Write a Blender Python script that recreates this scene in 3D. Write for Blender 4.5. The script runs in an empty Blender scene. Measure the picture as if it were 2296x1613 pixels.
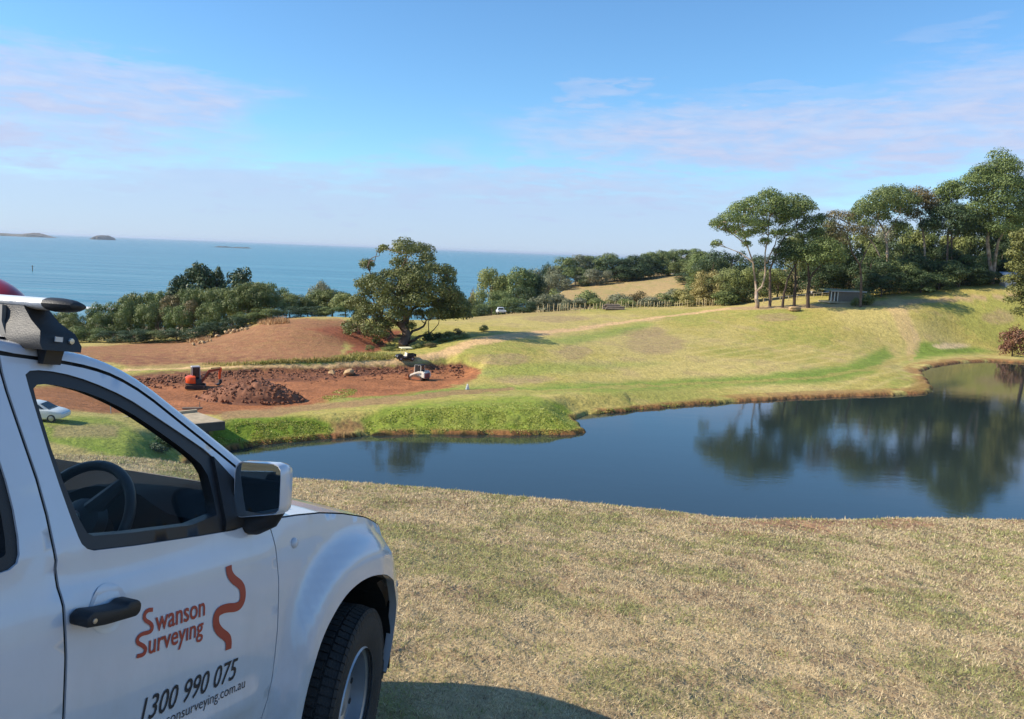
import bpy, bmesh, math, random
import numpy as np
from math import radians, sin, cos, tan, pi, atan2, sqrt
from mathutils import Vector, Matrix, geometry
import mathutils

random.seed(7)
RNG = np.random.default_rng(11)
scene = bpy.context.scene
COL = scene.collection

# ---------------------------------------------------------------- camera
HC = 40.0                     # camera height above the sea, metres
FPX = 1802.0                  # focal length in pixels of a 2296 px wide picture
PITCH, ROLL = radians(7.6), radians(2.25)
cF = np.array([0, cos(PITCH), -sin(PITCH)])
_u0 = np.array([0, sin(PITCH), cos(PITCH)]); _r0 = np.array([1., 0, 0])
cR = cos(ROLL)*_r0 + sin(ROLL)*_u0
cU = -sin(ROLL)*_r0 + cos(ROLL)*_u0
CAM = np.array([0, 0, HC])
cd = bpy.data.cameras.new('camera'); cam = bpy.data.objects.new('camera', cd); COL.objects.link(cam)
cd.sensor_fit = 'HORIZONTAL'; cd.sensor_width = 36.0; cd.lens = 36.0*FPX/2296.0
cd.clip_start = 0.05; cd.clip_end = 200000.0
cam.matrix_world = Matrix(((cR[0], cU[0], -cF[0], 0), (cR[1], cU[1], -cF[1], 0), (cR[2], cU[2], -cF[2], HC), (0, 0, 0, 1)))
scene.camera = cam

# ---------------------------------------------------------------- sun, sky, exposure
SUN_EL, SUN_AZ = radians(35.0), radians(-94.0)     # azimuth from +Y towards +X
sun_dir = Vector((cos(SUN_EL)*sin(SUN_AZ), cos(SUN_EL)*cos(SUN_AZ), sin(SUN_EL)))
sl = bpy.data.lights.new('sun', 'SUN'); sl.energy = 5.0; sl.angle = radians(0.53); sl.color = (1.0, 0.90, 0.75)
so = bpy.data.objects.new('sun', sl); COL.objects.link(so)
so.rotation_euler = sun_dir.to_track_quat('Z', 'Y').to_euler(); so.location = (-40, 0, 90)
scene.view_settings.view_transform = 'Standard'
scene.view_settings.look = 'None'
scene.view_settings.gamma = 1.0
scene.view_settings.exposure = 0.42
scene.view_settings.use_curve_mapping = False

world = bpy.data.worlds.new('World'); scene.world = world; world.use_nodes = True
def build_world():
    nt = world.node_tree; N = nt.nodes; L = nt.links
    bg = N['Background']
    sky = N.new('ShaderNodeTexSky'); sky.sky_type = 'NISHITA'; sky.sun_disc = False
    sky.sun_elevation = SUN_EL; sky.sun_rotation = SUN_AZ
    sky.altitude = 40; sky.air_density = 1.0; sky.dust_density = 0.12; sky.ozone_density = 2.2
    def math_(op, a, b=None, c=None, clamp=False):
        n = N.new('ShaderNodeMath'); n.operation = op; n.use_clamp = clamp
        for i, v in enumerate((a, b, c)):
            if v is None: continue
            if isinstance(v, (int, float)): n.inputs[i].default_value = v
            else: L.new(v, n.inputs[i])
        return n.outputs[0]
    def ss(x, lo, hi):
        n = N.new('ShaderNodeMapRange'); n.interpolation_type = 'SMOOTHSTEP'
        L.new(x, n.inputs[0]); n.inputs[1].default_value = lo; n.inputs[2].default_value = hi
        return n.outputs[0]
    tc = N.new('ShaderNodeTexCoord'); sep = N.new('ShaderNodeSeparateXYZ'); L.new(tc.outputs['Generated'], sep.inputs[0])
    X, Y, Z = sep.outputs
    az = math_('MULTIPLY', math_('ARCTAN2', X, Y), 180/pi)
    el = math_('MULTIPLY', math_('ARCSINE', Z), 180/pi)
    comb = N.new('ShaderNodeCombineXYZ'); L.new(math_('MULTIPLY', az, 0.16), comb.inputs[0]); L.new(math_('MULTIPLY', el, 0.75), comb.inputs[1])
    def noise(scale, detail, rough, dist=0.0, off=0.0):
        n = N.new('ShaderNodeTexNoise'); n.inputs['Scale'].default_value = scale; n.inputs['Detail'].default_value = detail
        n.inputs['Roughness'].default_value = rough; n.inputs['Distortion'].default_value = dist
        m = N.new('ShaderNodeMapping'); m.inputs['Location'].default_value = (off, off*1.7, 0); L.new(comb.outputs[0], m.inputs[0]); L.new(m.outputs[0], n.inputs[0])
        return n.outputs[0]
    n1 = noise(0.7, 6, 0.5, 0.4, 3.1); n2 = noise(1.5, 6, 0.55, 0.3, 9.0)
    warp_a = math_('MULTIPLY', math_('SUBTRACT', n1, 0.5), 20.0)
    nw = noise(3.0, 7, 0.6, 0.2, 5.0)
    warp_e = math_('ADD', math_('MULTIPLY', math_('SUBTRACT', n2, 0.5), 3.5), math_('MULTIPLY', math_('SUBTRACT', nw, 0.5), 2.6))
    A = math_('ADD', az, warp_a); E_ = math_('ADD', el, warp_e)
    total = None
    # cloud banks of the coast: (azimuth, elevation, half width, half height, strength), degrees
    banks = [(-38, 7.0, 24, 5.2, 1.0), (-28, 8.4, 14, 3.0, .9), (-14, 3.0, 26, 2.8, .85), (3, 4.0, 22, 2.4, .9), (21, 8.0, 25, 2.9, 1.0), (36, 9.0, 17, 4.6, 1.0),
             (4.5, 10.9, 3.6, 1.0, .5), (17, 10.7, 7, .9, .3), (26.5, 14.2, 3.0, .7, .2), (22, 5.0, 9, .9, .5), (60, 7, 22, 4, .9), (-70, 6, 22, 4.5, .9), (120, 8, 40, 4, .8), (-130, 8, 40, 4, .8), (180, 5, 40, 3, .8)]
    for a0, e0, wa, we, st in banks:
        da = math_('DIVIDE', math_('SUBTRACT', A, a0), wa); de = math_('DIVIDE', math_('SUBTRACT', E_, e0), we)
        d2 = math_('ADD', math_('MULTIPLY', da, da), math_('MULTIPLY', de, de))
        m = math_('MULTIPLY', ss(d2, 1.15, 0.1), st)
        total = m if total is None else math_('MAXIMUM', total, m)
    n3 = noise(2.3, 7, 0.55, 0.4, 21.0)
    tex = math_('MULTIPLY', ss(n2, 0.22, 0.62), ss(n3, 0.22, 0.56))
    cover = math_('MULTIPLY', total, math_('ADD', math_('MULTIPLY', tex, 0.46), 0.54))
    low = math_('MULTIPLY', ss(math_('ADD', el, math_('MULTIPLY', math_('SUBTRACT', n1, 0.5), 9.0)), 6.6, 3.2), 0.78)          # thin low stratus on the horizon
    cover = math_('MAXIMUM', cover, low)
    up = ss(el, 1.0, 9.0)
    cc = N.new('ShaderNodeMix'); cc.data_type = 'RGBA'
    cc.inputs[6].default_value = (3.3, 3.9, 5.7, 1); cc.inputs[7].default_value = (4.2, 4.65, 6.0, 1); L.new(math_('MULTIPLY', up, ss(n3, 0.2, 0.85)), cc.inputs[0])
    mix = N.new('ShaderNodeMix'); mix.data_type = 'RGBA'
    tint = N.new('ShaderNodeMix'); tint.data_type = 'RGBA'; tint.blend_type = 'MULTIPLY'; tint.inputs[0].default_value = 1.0; L.new(sky.outputs[0], tint.inputs[6]); tint.inputs[7].default_value = (0.70, 1.02, 1.24, 1)
    L.new(math_('MULTIPLY', cover, 0.94), mix.inputs[0]); L.new(tint.outputs[2], mix.inputs[6]); L.new(cc.outputs[2], mix.inputs[7])
    L.new(mix.outputs[2], bg.inputs[0]); bg.inputs[1].default_value = 0.115
build_world()

# ---------------------------------------------------------------- photo pixel -> direction helpers (2296 px wide picture)
def ray(px, py):
    px = np.asarray(px, float); py = np.asarray(py, float)
    return ((px-1148)[..., None]*cR + (806.5-py)[..., None]*cU)/FPX + cF
def at(px, py, Y):
    d = ray(px, py); t = Y/d[..., 1]
    return CAM + d*np.asarray(t)[..., None]
def on_z(px, py, z):
    d = ray(px, py); t = (z-HC)/d[..., 2]
    return CAM + d*np.asarray(t)[..., None]
def proj(P):
    P = np.asarray(P, float) - CAM; d = P@cF; d = np.where(np.abs(d) < 1e-6, 1e-6, d)
    return 1148+FPX*(P@cR)/d, 806.5-FPX*(P@cU)/d, d

# ---------------------------------------------------------------- numeric noise
def _h(ix, iy, s):
    n = (ix.astype(np.int64)*374761393 + iy.astype(np.int64)*668265263 + s*1274126177) & 0x7fffffff
    n = ((n ^ (n >> 13))*1103515245 + 12345) & 0x7fffffff
    n = ((n ^ (n >> 16))*69069 + 1) & 0x7fffffff
    return (n & 0xffffff)/float(0xffffff)
def vn(x, y, s=0):
    x = np.asarray(x, float); y = np.asarray(y, float)
    ix = np.floor(x); iy = np.floor(y); fx = x-ix; fy = y-iy
    fx = fx*fx*(3-2*fx); fy = fy*fy*(3-2*fy)
    a = _h(ix, iy, s); b = _h(ix+1, iy, s); c = _h(ix, iy+1, s); d = _h(ix+1, iy+1, s)
    return (a*(1-fx)+b*fx)*(1-fy) + (c*(1-fx)+d*fx)*fy
def fbm(x, y, o=4, s=0):
    t = 0.; a = .5; n = 0.
    for i in range(o):
        t = t + a*vn(np.asarray(x)*2**i+17.3*i, np.asarray(y)*2**i+9.1*i, s+i); n += a; a *= .5
    return t/n
def sst(x, lo, hi):
    t = np.clip((x-lo)/(hi-lo), 0, 1); return t*t*(3-2*t)

# ---------------------------------------------------------------- object helpers
def tag(o, label=None, cat=None, group=None, kind=None):
    if label: o['label'] = label
    if cat: o['category'] = cat
    if group: o['group'] = group
    if kind: o['kind'] = kind
    return o
def empty(name, loc=(0, 0, 0), rz=0.0, label=None, cat=None, group=None):
    e = bpy.data.objects.new(name, None); COL.objects.link(e); e.location = loc; e.rotation_euler = (0, 0, rz); e.empty_display_size = .2
    return tag(e, label, cat, group)
def link(name, me, mat=None, parent=None, smooth=False):
    if mat is not None and len(me.materials) == 0: me.materials.append(mat)
    o = bpy.data.objects.new(name, me); COL.objects.link(o)
    if parent is not None: o.parent = parent
    if smooth: me.polygons.foreach_set('use_smooth', [True]*len(me.polygons))
    return o
def mesh_np(name, V, Fq, smooth=False):
    """V (n,3), Fq (m,k) integer faces of equal size"""
    V = np.ascontiguousarray(V, dtype=np.float32); Fq = np.ascontiguousarray(Fq, dtype=np.int32)
    me = bpy.data.meshes.new(name); k = Fq.shape[1]; m = len(Fq)
    me.vertices.add(len(V)); me.vertices.foreach_set('co', V.ravel())
    me.loops.add(m*k); me.loops.foreach_set('vertex_index', Fq.ravel())
    me.polygons.add(m); me.polygons.foreach_set('loop_start', np.arange(0, m*k, k, dtype=np.int32))
    try: me.polygons.foreach_set('loop_total', np.full(m, k, dtype=np.int32))
    except Exception: pass
    if smooth: me.polygons.foreach_set('use_smooth', np.ones(m, dtype=bool))
    me.update(calc_edges=True)
    return me
def col_attr(me, name, C):
    a = me.attributes.new(name, 'FLOAT_COLOR', 'POINT')
    C = np.asarray(C, np.float32)
    if C.shape[1] == 3: C = np.concatenate([C, np.ones((len(C), 1), np.float32)], 1)
    a.data.foreach_set('color', C.ravel())
class MB:
    """collects shapes into one mesh"""
    def __init__(s): s.v = []; s.f = []
    def add(s, V, F):
        b = len(s.v); s.v.extend([tuple(map(float, p)) for p in V]); s.f.extend([tuple(b+i for i in f) for f in F]); return s
    def box(s, x0, x1, y0, y1, z0, z1, tx=0.0, ty=0.0):
        """box; top face inset by tx, ty"""
        V = [(x0, y0, z0), (x1, y0, z0), (x1, y1, z0), (x0, y1, z0), (x0+tx, y0+ty, z1), (x1-tx, y0+ty, z1), (x1-tx, y1-ty, z1), (x0+tx, y1-ty, z1)]
        return s.add(V, [(0, 3, 2, 1), (4, 5, 6, 7), (0, 1, 5, 4), (1, 2, 6, 5), (2, 3, 7, 6), (3, 0, 4, 7)])
    def prism(s, poly, axis, a, b):
        """extrude 2-D polygon along axis ('x','y','z') from a to b"""
        n = len(poly)
        def mk(p, t):
            return {'x': (t, p[0], p[1]), 'y': (p[0], t, p[1]), 'z': (p[0], p[1], t)}[axis]
        V = [mk(p, a) for p in poly]+[mk(p, b) for p in poly]
        Fc = [tuple(range(n))[::-1], tuple(range(n, 2*n))]+[(i, (i+1) % n, n+(i+1) % n, n+i) for i in range(n)]
        return s.add(V, Fc)
    def tube(s, pts, rads, n=8, cap=True):
        pts = [Vector(p) for p in pts]
        if isinstance(rads, (int, float)): rads = [rads]*len(pts)
        V = []; ref = None
        for i, p in enumerate(pts):
            t = (pts[min(i+1, len(pts)-1)]-pts[max(i-1, 0)])
            t = t.normalized() if t.length > 1e-9 else Vector((0, 0, 1))
            if ref is None:
                ref = t.orthogonal().normalized()
            else:
                ref = (ref - t*ref.dot(t))
                ref = ref.normalized() if ref.length > 1e-6 else t.orthogonal().normalized()
            b = t.cross(ref)
            for k in range(n):
                a = 2*pi*k/n; V.append(p+(ref*cos(a)+b*sin(a))*rads[i])
        Fc = []
        for i in range(len(pts)-1):
            for k in range(n):
                Fc.append((i*n+k, i*n+(k+1) % n, (i+1)*n+(k+1) % n, (i+1)*n+k))
        if cap:
            Fc.append(tuple(range(n))[::-1]); Fc.append(tuple((len(pts)-1)*n+k for k in range(n)))
        return s.add(V, Fc)
    def lathe(s, prof, axis='y', c=(0, 0, 0), n=24, closed=False):
        """profile [(r, t)] turned about axis"""
        V = []
        for r, t in prof:
            for k in range(n):
                a = 2*pi*k/n
                p = {'x': (t, r*cos(a), r*sin(a)), 'y': (r*cos(a), t, r*sin(a)), 'z': (r*cos(a), r*sin(a), t)}[axis]
                V.append((p[0]+c[0], p[1]+c[1], p[2]+c[2]))
        Fc = []; m = len(prof)
        for i in range(m if closed else m-1):
            for k in range(n):
                j = (i+1) % m
                Fc.append((i*n+k, i*n+(k+1) % n, j*n+(k+1) % n, j*n+k))
        return s.add(V, Fc)
    def grid(s, fn, nu, nv):
        V = [fn(i/(nu-1), j/(nv-1)) for i in range(nu) for j in range(nv)]
        return s.add(V, [(i*nv+j, (i+1)*nv+j, (i+1)*nv+j+1, i*nv+j+1) for i in range(nu-1) for j in range(nv-1)])
    def mesh(s, name, bevel=0.0, smooth=False, seg=2, fixn=True):
        me = bpy.data.meshes.new(name); me.from_pydata(s.v, [], s.f); me.validate(); 
        bm = bmesh.new(); bm.from_mesh(me)
        if fixn: bmesh.ops.recalc_face_normals(bm, faces=bm.faces)
        if bevel > 0:
            es = [e for e in bm.edges if len(e.link_faces) == 2 and e.calc_face_angle(0) > 0.5]
            bmesh.ops.bevel(bm, geom=es, offset=bevel, segments=seg, affect='EDGES', profile=.5, clamp_overlap=True)
        if smooth:
            for f in bm.faces: f.smooth = True
            for e in bm.edges:
                if len(e.link_faces) == 2 and e.calc_face_angle(0) > 0.7: e.smooth = False
        bm.to_mesh(me); bm.free(); me.update()
        return me
    def build(s, name, mat, parent=None, bevel=0.0, smooth=False, seg=2, fixn=True):
        return link(name, s.mesh(name, bevel, smooth, seg, fixn), mat, parent)

# ---------------------------------------------------------------- materials
MATS = {}
def mat(name, color, rough=.6, metal=0.0, var=0.12, scale=6.0, bump=0.0, bscale=40.0, spec=.5, coat=0.0, col2=None, trans=None):
    """principled material whose colour and roughness wander with a noise in object space"""
    m = bpy.data.materials.new(name); m.use_nodes = True; nt = m.node_tree; N = nt.nodes; L = nt.links
    b = N['Principled BSDF']; b.inputs['Metallic'].default_value = metal; b.inputs['Specular IOR Level'].default_value = spec
    if coat: b.inputs['Coat Weight'].default_value = coat; b.inputs['Coat Roughness'].default_value = .04
    tc = N.new('ShaderNodeTexCoord'); n = N.new('ShaderNodeTexNoise'); n.inputs['Scale'].default_value = scale; n.inputs['Detail'].default_value = 5; n.inputs['Roughness'].default_value = .6
    L.new(tc.outputs['Object'], n.inputs['Vector'])
    mx = N.new('ShaderNodeMix'); mx.data_type = 'RGBA'; c = np.array(color)
    c2 = np.array(col2) if col2 is not None else c*(1+var)
    c1 = c if col2 is not None else c*(1-var)
    mx.inputs[6].default_value = (*c1, 1); mx.inputs[7].default_value = (*c2, 1)
    mr = N.new('ShaderNodeMapRange'); L.new(n.outputs[0], mr.inputs[0]); mr.inputs[1].default_value = .3; mr.inputs[2].default_value = .7
    L.new(mr.outputs[0], mx.inputs[0]); L.new(mx.outputs[2], b.inputs['Base Color'])
    r2 = N.new('ShaderNodeMapRange'); L.new(n.outputs[0], r2.inputs[0]); r2.inputs[3].default_value = max(0, rough*.85); r2.inputs[4].default_value = min(1, rough*1.15)
    L.new(r2.outputs[0], b.inputs['Roughness'])
    if bump:
        n2 = N.new('ShaderNodeTexNoise'); n2.inputs['Scale'].default_value = bscale; n2.inputs['Detail'].default_value = 4; L.new(tc.outputs['Object'], n2.inputs['Vector'])
        bp = N.new('ShaderNodeBump'); bp.inputs['Strength'].default_value = bump; bp.inputs['Distance'].default_value = .02; L.new(n2.outputs[0], bp.inputs['Height']); L.new(bp.outputs[0], b.inputs['Normal'])
    MATS[name] = m
    return m
def leaf_mat(name, c1, c2, c3, scale=.5, trans=.25):
    """foliage: three tones mixed by noise in the plant and by plant, some light passing through"""
    m = bpy.data.materials.new(name); m.use_nodes = True; nt = m.node_tree; N = nt.nodes; L = nt.links
    b = N['Principled BSDF']; out = N['Material Output']
    b.inputs['Roughness'].default_value = .55; b.inputs['Specular IOR Level'].default_value = .35
    g = N.new('ShaderNodeNewGeometry'); oi = N.new('ShaderNodeObjectInfo')
    n = N.new('ShaderNodeTexNoise'); n.inputs['Scale'].default_value = scale; n.inputs['Detail'].default_value = 4; L.new(g.outputs['Position'], n.inputs['Vector'])
    mr = N.new('ShaderNodeMapRange'); L.new(n.outputs[0], mr.inputs[0]); mr.inputs[1].default_value = .35; mr.inputs[2].default_value = .65
    mx = N.new('ShaderNodeMix'); mx.data_type = 'RGBA'; mx.inputs[6].default_value = (*c1, 1); mx.inputs[7].default_value = (*c2, 1); L.new(mr.outputs[0], mx.inputs[0])
    m2 = N.new('ShaderNodeMix'); m2.data_type = 'RGBA'; L.new(mx.outputs[2], m2.inputs[6]); m2.inputs[7].default_value = (*c3, 1)
    mm = N.new('ShaderNodeMath'); mm.operation = 'MULTIPLY'; L.new(oi.outputs['Random'], mm.inputs[0]); mm.inputs[1].default_value = .55; L.new(mm.outputs[0], m2.inputs[0])
    L.new(m2.outputs[2], b.inputs['Base Color'])
    t = N.new('ShaderNodeBsdfTranslucent'); L.new(m2.outputs[2], t.inputs[0])
    ms = N.new('ShaderNodeMixShader'); ms.inputs[0].default_value = trans*.7; L.new(b.outputs[0], ms.inputs[1]); L.new(t.outputs[0], ms.inputs[2]); L.new(ms.outputs[0], out.inputs[0])
    MATS[name] = m
    return m
def attr_mat(name, attr='Col', rough=.9, nscale=1.5, amp=.35, bump=.3, bscale=3.0, bdist=.1, fine=12.0, spec=.2):
    """ground: colour attribute broken up by two noises, with relief"""
    m = bpy.data.materials.new(name); m.use_nodes = True; nt = m.node_tree; N = nt.nodes; L = nt.links
    b = N['Principled BSDF']; b.inputs['Roughness'].default_value = rough; b.inputs['Specular IOR Level'].default_value = spec
    a = N.new('ShaderNodeAttribute'); a.attribute_name = attr
    g = N.new('ShaderNodeNewGeometry')
    def noise(s, d):
        n = N.new('ShaderNodeTexNoise'); n.inputs['Scale'].default_value = s; n.inputs['Detail'].default_value = d; n.inputs['Roughness'].default_value = .65; L.new(g.outputs['Position'], n.inputs['Vector']); return n.outputs[0]
    n1 = noise(nscale, 6); n2 = noise(fine, 3)
    ad = N.new('ShaderNodeMath'); ad.operation = 'ADD'; L.new(n1, ad.inputs[0]); L.new(n2, ad.inputs[1])
    mr = N.new('ShaderNodeMapRange'); L.new(ad.outputs[0], mr.inputs[0]); mr.inputs[1].default_value = .6; mr.inputs[2].default_value = 1.4; mr.inputs[3].default_value = 1-amp; mr.inputs[4].default_value = 1+amp
    vm = N.new('ShaderNodeVectorMath'); vm.operation = 'SCALE'; L.new(a.outputs['Color'], vm.inputs[0]); L.new(mr.outputs[0], vm.inputs['Scale'])
    L.new(vm.outputs[0], b.inputs['Base Color'])
    n3 = noise(bscale, 5)
    bp = N.new('ShaderNodeBump'); bp.inputs['Strength'].default_value = bump; bp.inputs['Distance'].default_value = bdist; L.new(n3, bp.inputs['Height']); L.new(bp.outputs[0], b.inputs['Normal'])
    MATS[name] = m
    return m
def S(r, g, b):
    """sRGB 0-255 -> linear"""
    f = lambda c: (c/255/12.92) if c/255 <= .04045 else ((c/255+.055)/1.055)**2.4
    return np.array([f(r), f(g), f(b)])

# ================================================================ THE LAND
ZW = HC-17.6                                   # level of the pond
CTRL = [  # photo pixel and distance of a ground point
 (115,942,60),(60,935,62),(180,930,63),(330,948,66),(480,950,68),(250,1000,56),(560,938,72),(820,925,76),(1000,900,84),(1200,905,84),(1260,900,86),
 (150,890,76),(440,868,93),(700,900,87),(560,905,86),(800,912,82),(300,868,92),(560,826,102),(700,823,103),(940,850,105),(1050,855,101),(1000,822,109),(910,811,112),
 (200,785,125),(300,770,140),(450,765,140),(500,800,114),(620,724,140),(760,790,116),(740,745,130),(800,722,145),(600,716,158),(905,780,134),(1000,762,133),(1060,761,127),(850,785,130),
 (1100,860,101),(1200,800,118),(1200,746,142),(1050,712,180),(1122,706,190),(1400,693,195),(1640,684,207),(1400,720,172),(1640,691,192),(1700,690,186),(1900,681,188),
 (1400,760,146),(1400,850,110),(1400,880,96),(1700,840,118),(1700,870,110),(1700,760,158),(2000,760,168),(2000,830,132),(2000,870,114),(2060,820,146),(2200,795,168),(2200,770,172),(2296,790,172),
 (2050,674,188),(2200,700,184),(2100,700,180),(2130,672,189.5),(2050,700,178),(2296,690,187),(2250,740,178),(2150,760,174),(1980,692,182),(1960,720,174),(2200,666,191),(2296,661,193),(2296,720,181),(2400,700,186),(2400,780,172),(2450,655,195),(2700,650,200),(2700,820,150),
 (1530,616,450),(1400,633,420),(1300,650,400),(1300,685,300),(1450,676,300),(1540,660,330),(1230,668,360),(1600,618,420),(1750,610,420),(1900,640,300),(2100,640,300),(2300,640,320)]
_c = np.array([at(a, b, d) for a, b, d in CTRL])
_extra = np.array([  # ground outside or behind what the picture shows: x, y, height above the sea
 (-75, 60, 27), (-110, 90, 25), (-140, 150, 20), (-60, 40, 28), (-70, 170, 19), (-30, 190, 20), (-120, 260, 8), (0, 260, 20), (-60, 300, 10), (20, 340, 19), (60, 330, 20),
 (120, 90, 24), (160, 120, 26), (200, 200, 36), (250, 300, 36), (150, 60, 26), (90, 50, 24), (0, 30, 22), (40, 40, 22), (-40, 30, 26), (300, 500, 40), (150, 600, 33), (-150, 380, 2), (260, 80, 30), (-160, 20, 30)])
_c = np.concatenate([_c, _extra])
_cc = 7.0
def _ker(A, B):
    return np.sqrt(((A[:, None, :2]-B[None, :, :2])**2).sum(-1)+_cc**2)
_K = np.block([[_ker(_c, _c)-0.0*np.eye(len(_c)), np.ones((len(_c), 1))], [np.ones((1, len(_c))), np.zeros((1, 1))]])
_K[:len(_c), :len(_c)] -= 0.35*np.eye(len(_c))
_w = np.linalg.solve(_K, np.append(_c[:, 2], 0))
def base_z(x, y):
    P = np.stack([np.ravel(x), np.ravel(y)], 1); out = np.empty(len(P))
    for i in range(0, len(P), 40000):
        q = P[i:i+40000]; out[i:i+40000] = _ker(q, _c)@_w[:-1]+_w[-1]
    return out.reshape(np.shape(x))
# the hill under the car: a plane that breaks off at a brow
CAR_YAW, CAR_PIT = radians(19.0), radians(9.8)
ch = np.array([sin(CAR_YAW)*cos(CAR_PIT), cos(CAR_YAW)*cos(CAR_PIT), -sin(CAR_PIT)])
crt = np.array([cos(CAR_YAW), -sin(CAR_YAW), 0.0]); cup = np.cross(crt, ch)
CAR_O = CAM + 3.2*ray(786, 1587) - .86*crt - .37*cup       # ground point below the front axle
def plane_z(x, y):
    return CAR_O[2] - tan(CAR_PIT)*((x-CAR_O[0])*sin(CAR_YAW)+(y-CAR_O[1])*cos(CAR_YAW))
def hit_plane(px, py):
    d = ray(px, py); g = tan(CAR_PIT); n = np.array([g*sin(CAR_YAW), g*cos(CAR_YAW), 1.0])
    t = ((CAR_O-CAM)@n)/(d@n); return CAM+d*t
BROW = np.array([hit_plane(*p)[:2] for p in [(20, 1022), (200, 1022), (330, 1030), (430, 1045), (560, 1060), (660, 1075), (850, 1090), (1148, 1113), (1400, 1139), (1600, 1160), (1700, 1167), (1900, 1168), (2296, 1168), (2600, 1172)]])
_bth = np.arctan2(BROW[:, 0], BROW[:, 1]); _br = np.hypot(BROW[:, 0], BROW[:, 1])
def hill_z(x, y):
    th = np.arctan2(x, y); r = np.hypot(x, y)
    rb = np.interp(th, _bth, _br, left=None, right=None)
    rb = np.where(np.abs(th) > 1.3, 26+8*np.abs(th), rb)
    z = plane_z(x, y)
    s = np.maximum(r-rb, 0)
    z = z - np.where(s > 0, .42*np.sqrt(s*s+.16)-.42*.4, 0)*1.0
    return np.minimum(z, HC+7+.3*np.sin(x*.1))
POND_PX = [(430,1040),(500,1012),(560,1002),(700,988),(830,976),(1000,974),(1180,977),(1290,976),(1316,970),(1296,950),(1290,940),(1320,930),(1420,922),(1500,914),(1640,903),(1800,894),(1960,888),(2060,885),(2092,880),(2090,868),(2075,850),(2066,834),(2085,824),(2150,814),(2220,811),(2296,815),(2380,822)]
PXY = [tuple(on_z(a, b, ZW)[:2]) for a, b in POND_PX]
PXY += [(128, 140), (122, 100), (95, 60), (50, 46), (10, 44), (-20, 48)]
PXY = np.array(PXY)
def sdf(x, y, poly, closed=True):
    """signed distance to polygon, negative inside"""
    x = np.asarray(x, float); y = np.asarray(y, float); n = len(poly)
    d = np.full(x.shape, 1e18); ins = np.zeros(x.shape, bool)
    for i in range(n if closed else n-1):
        ax, ay = poly[i]; bx, by = poly[(i+1) % n]
        ex, ey = bx-ax, by-ay; l2 = ex*ex+ey*ey+1e-12
        t = np.clip(((x-ax)*ex+(y-ay)*ey)/l2, 0, 1)
        d = np.minimum(d, (x-ax-t*ex)**2+(y-ay-t*ey)**2)
        if closed:
            c = ((ay > y) != (by > y)); den = (by-ay) if abs(by-ay) > 1e-12 else 1e-12
            ins ^= c & (x < ex*(y-ay)/den+ax)
    d = np.sqrt(d)
    return np.where(ins, -d, d) if closed else d
PIT = [(290,850),(420,842),(560,836),(700,832),(900,828),(1000,824),(1072,832),(1055,848),(1000,866),(900,880),(780,888),(700,903),(600,916),(480,926),(300,905)]
PIT_XY = np.array([on_z(a, b, HC-17.0)[:2] for a, b in PIT])
def ground_z(x, y, detail=True):
    x = np.asarray(x, float); y = np.asarray(y, float)
    z = base_z(x, y)
    # the dug pit: flat floor, a steep back wall
    sp = sdf(x, y, PIT_XY)
    fl = HC-17.05+.25*(fbm(x*.25, y*.25, 3, 5)-.5)
    wp = sst(sp, 1.8, -1.5)
    z = z*(1-wp)+np.minimum(z, fl)*wp
    if detail:
        rim = np.exp(-((sp-.3)/1.6)**2)*sst(y, 93, 98)
        z = z+rim*(.35*(fbm(x*1.3, y*1.3, 4, 21)-.5))
        z = z+.22*(fbm(x*.12, y*.12, 4, 2)-.5)*sst(y, 60, 80)
    # the pond
    sd = sdf(x, y, PXY)
    jag = (fbm(x*.6, y*.6, 3, 31)-.5)*1.1 if detail else 0
    sd2 = sd+jag*sst(np.abs(sd), 6, 0)
    L = np.where(x < 14, 4.5, 5.5)
    zo = np.maximum(z, ZW+.35)
    lip = np.maximum(zo-ZW+.02, .45)
    zo = ZW-.02+.40*sst(sd2, -.1, .35)+(lip-.40)*sst(sd2, .3, L)
    zi = ZW-.05-np.minimum(2.0, .4*np.maximum(-sd2, 0))
    near = sst(np.abs(sd), 14, 8)
    z = np.where(sd2 < 0, zi, z*(1-near)+zo*near)
    # the coast falls to the sea
    coast = np.interp(x, [-400, -150, -60, 0, 12, 45, 200, 400, 900], [330, 350, 380, 385, 410, 620, 900, 1000, 1300])
    z = z-sst(y, coast-60, coast+40)*0
    z = np.where(y > coast-90, z*(1-sst(y, coast-90, coast))+np.where(y > coast, -6, 2)*sst(y, coast-90, coast), z)
    hz = hill_z(x, y)
    if detail:
        hz = hz+.05*(fbm(x*.9, y*.9, 4, 61)-.5)*sst(np.hypot(x, y), 1, 6)
    return np.maximum(z, hz)
def gz(x, y):
    return float(ground_z(np.array([x]), np.array([y]))[0])
def ground_hit(px, py, lo=20.0, hi=600.0):
    """first point where the pixel's ray meets the land beyond lo metres"""
    Y = np.geomspace(lo, hi, 900); P = at(np.full(900, px), np.full(900, py), Y)
    g = ground_z(P[:, 0], P[:, 1]); below = P[:, 2] <= g
    i = int(np.argmax(below)) if below.any() else 899
    p = P[i].copy(); p[2] = g[i]
    return p
def line_w(u, v, pts):
    """distance in pixels to a polyline with width (x, y, half width) -> 1 inside, 0 outside"""
    best = np.zeros(u.shape)
    for (ax, ay, aw), (bx, by, bw) in zip(pts[:-1], pts[1:]):
        ex, ey = bx-ax, by-ay; t = np.clip(((u-ax)*ex+(v-ay)*ey)/(ex*ex+ey*ey), 0, 1)
        d = np.hypot(u-ax-t*ex, v-ay-t*ey); w = aw+(bw-aw)*t
        best = np.maximum(best, sst(d, w*1.35, w*.65))
    return best

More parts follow.
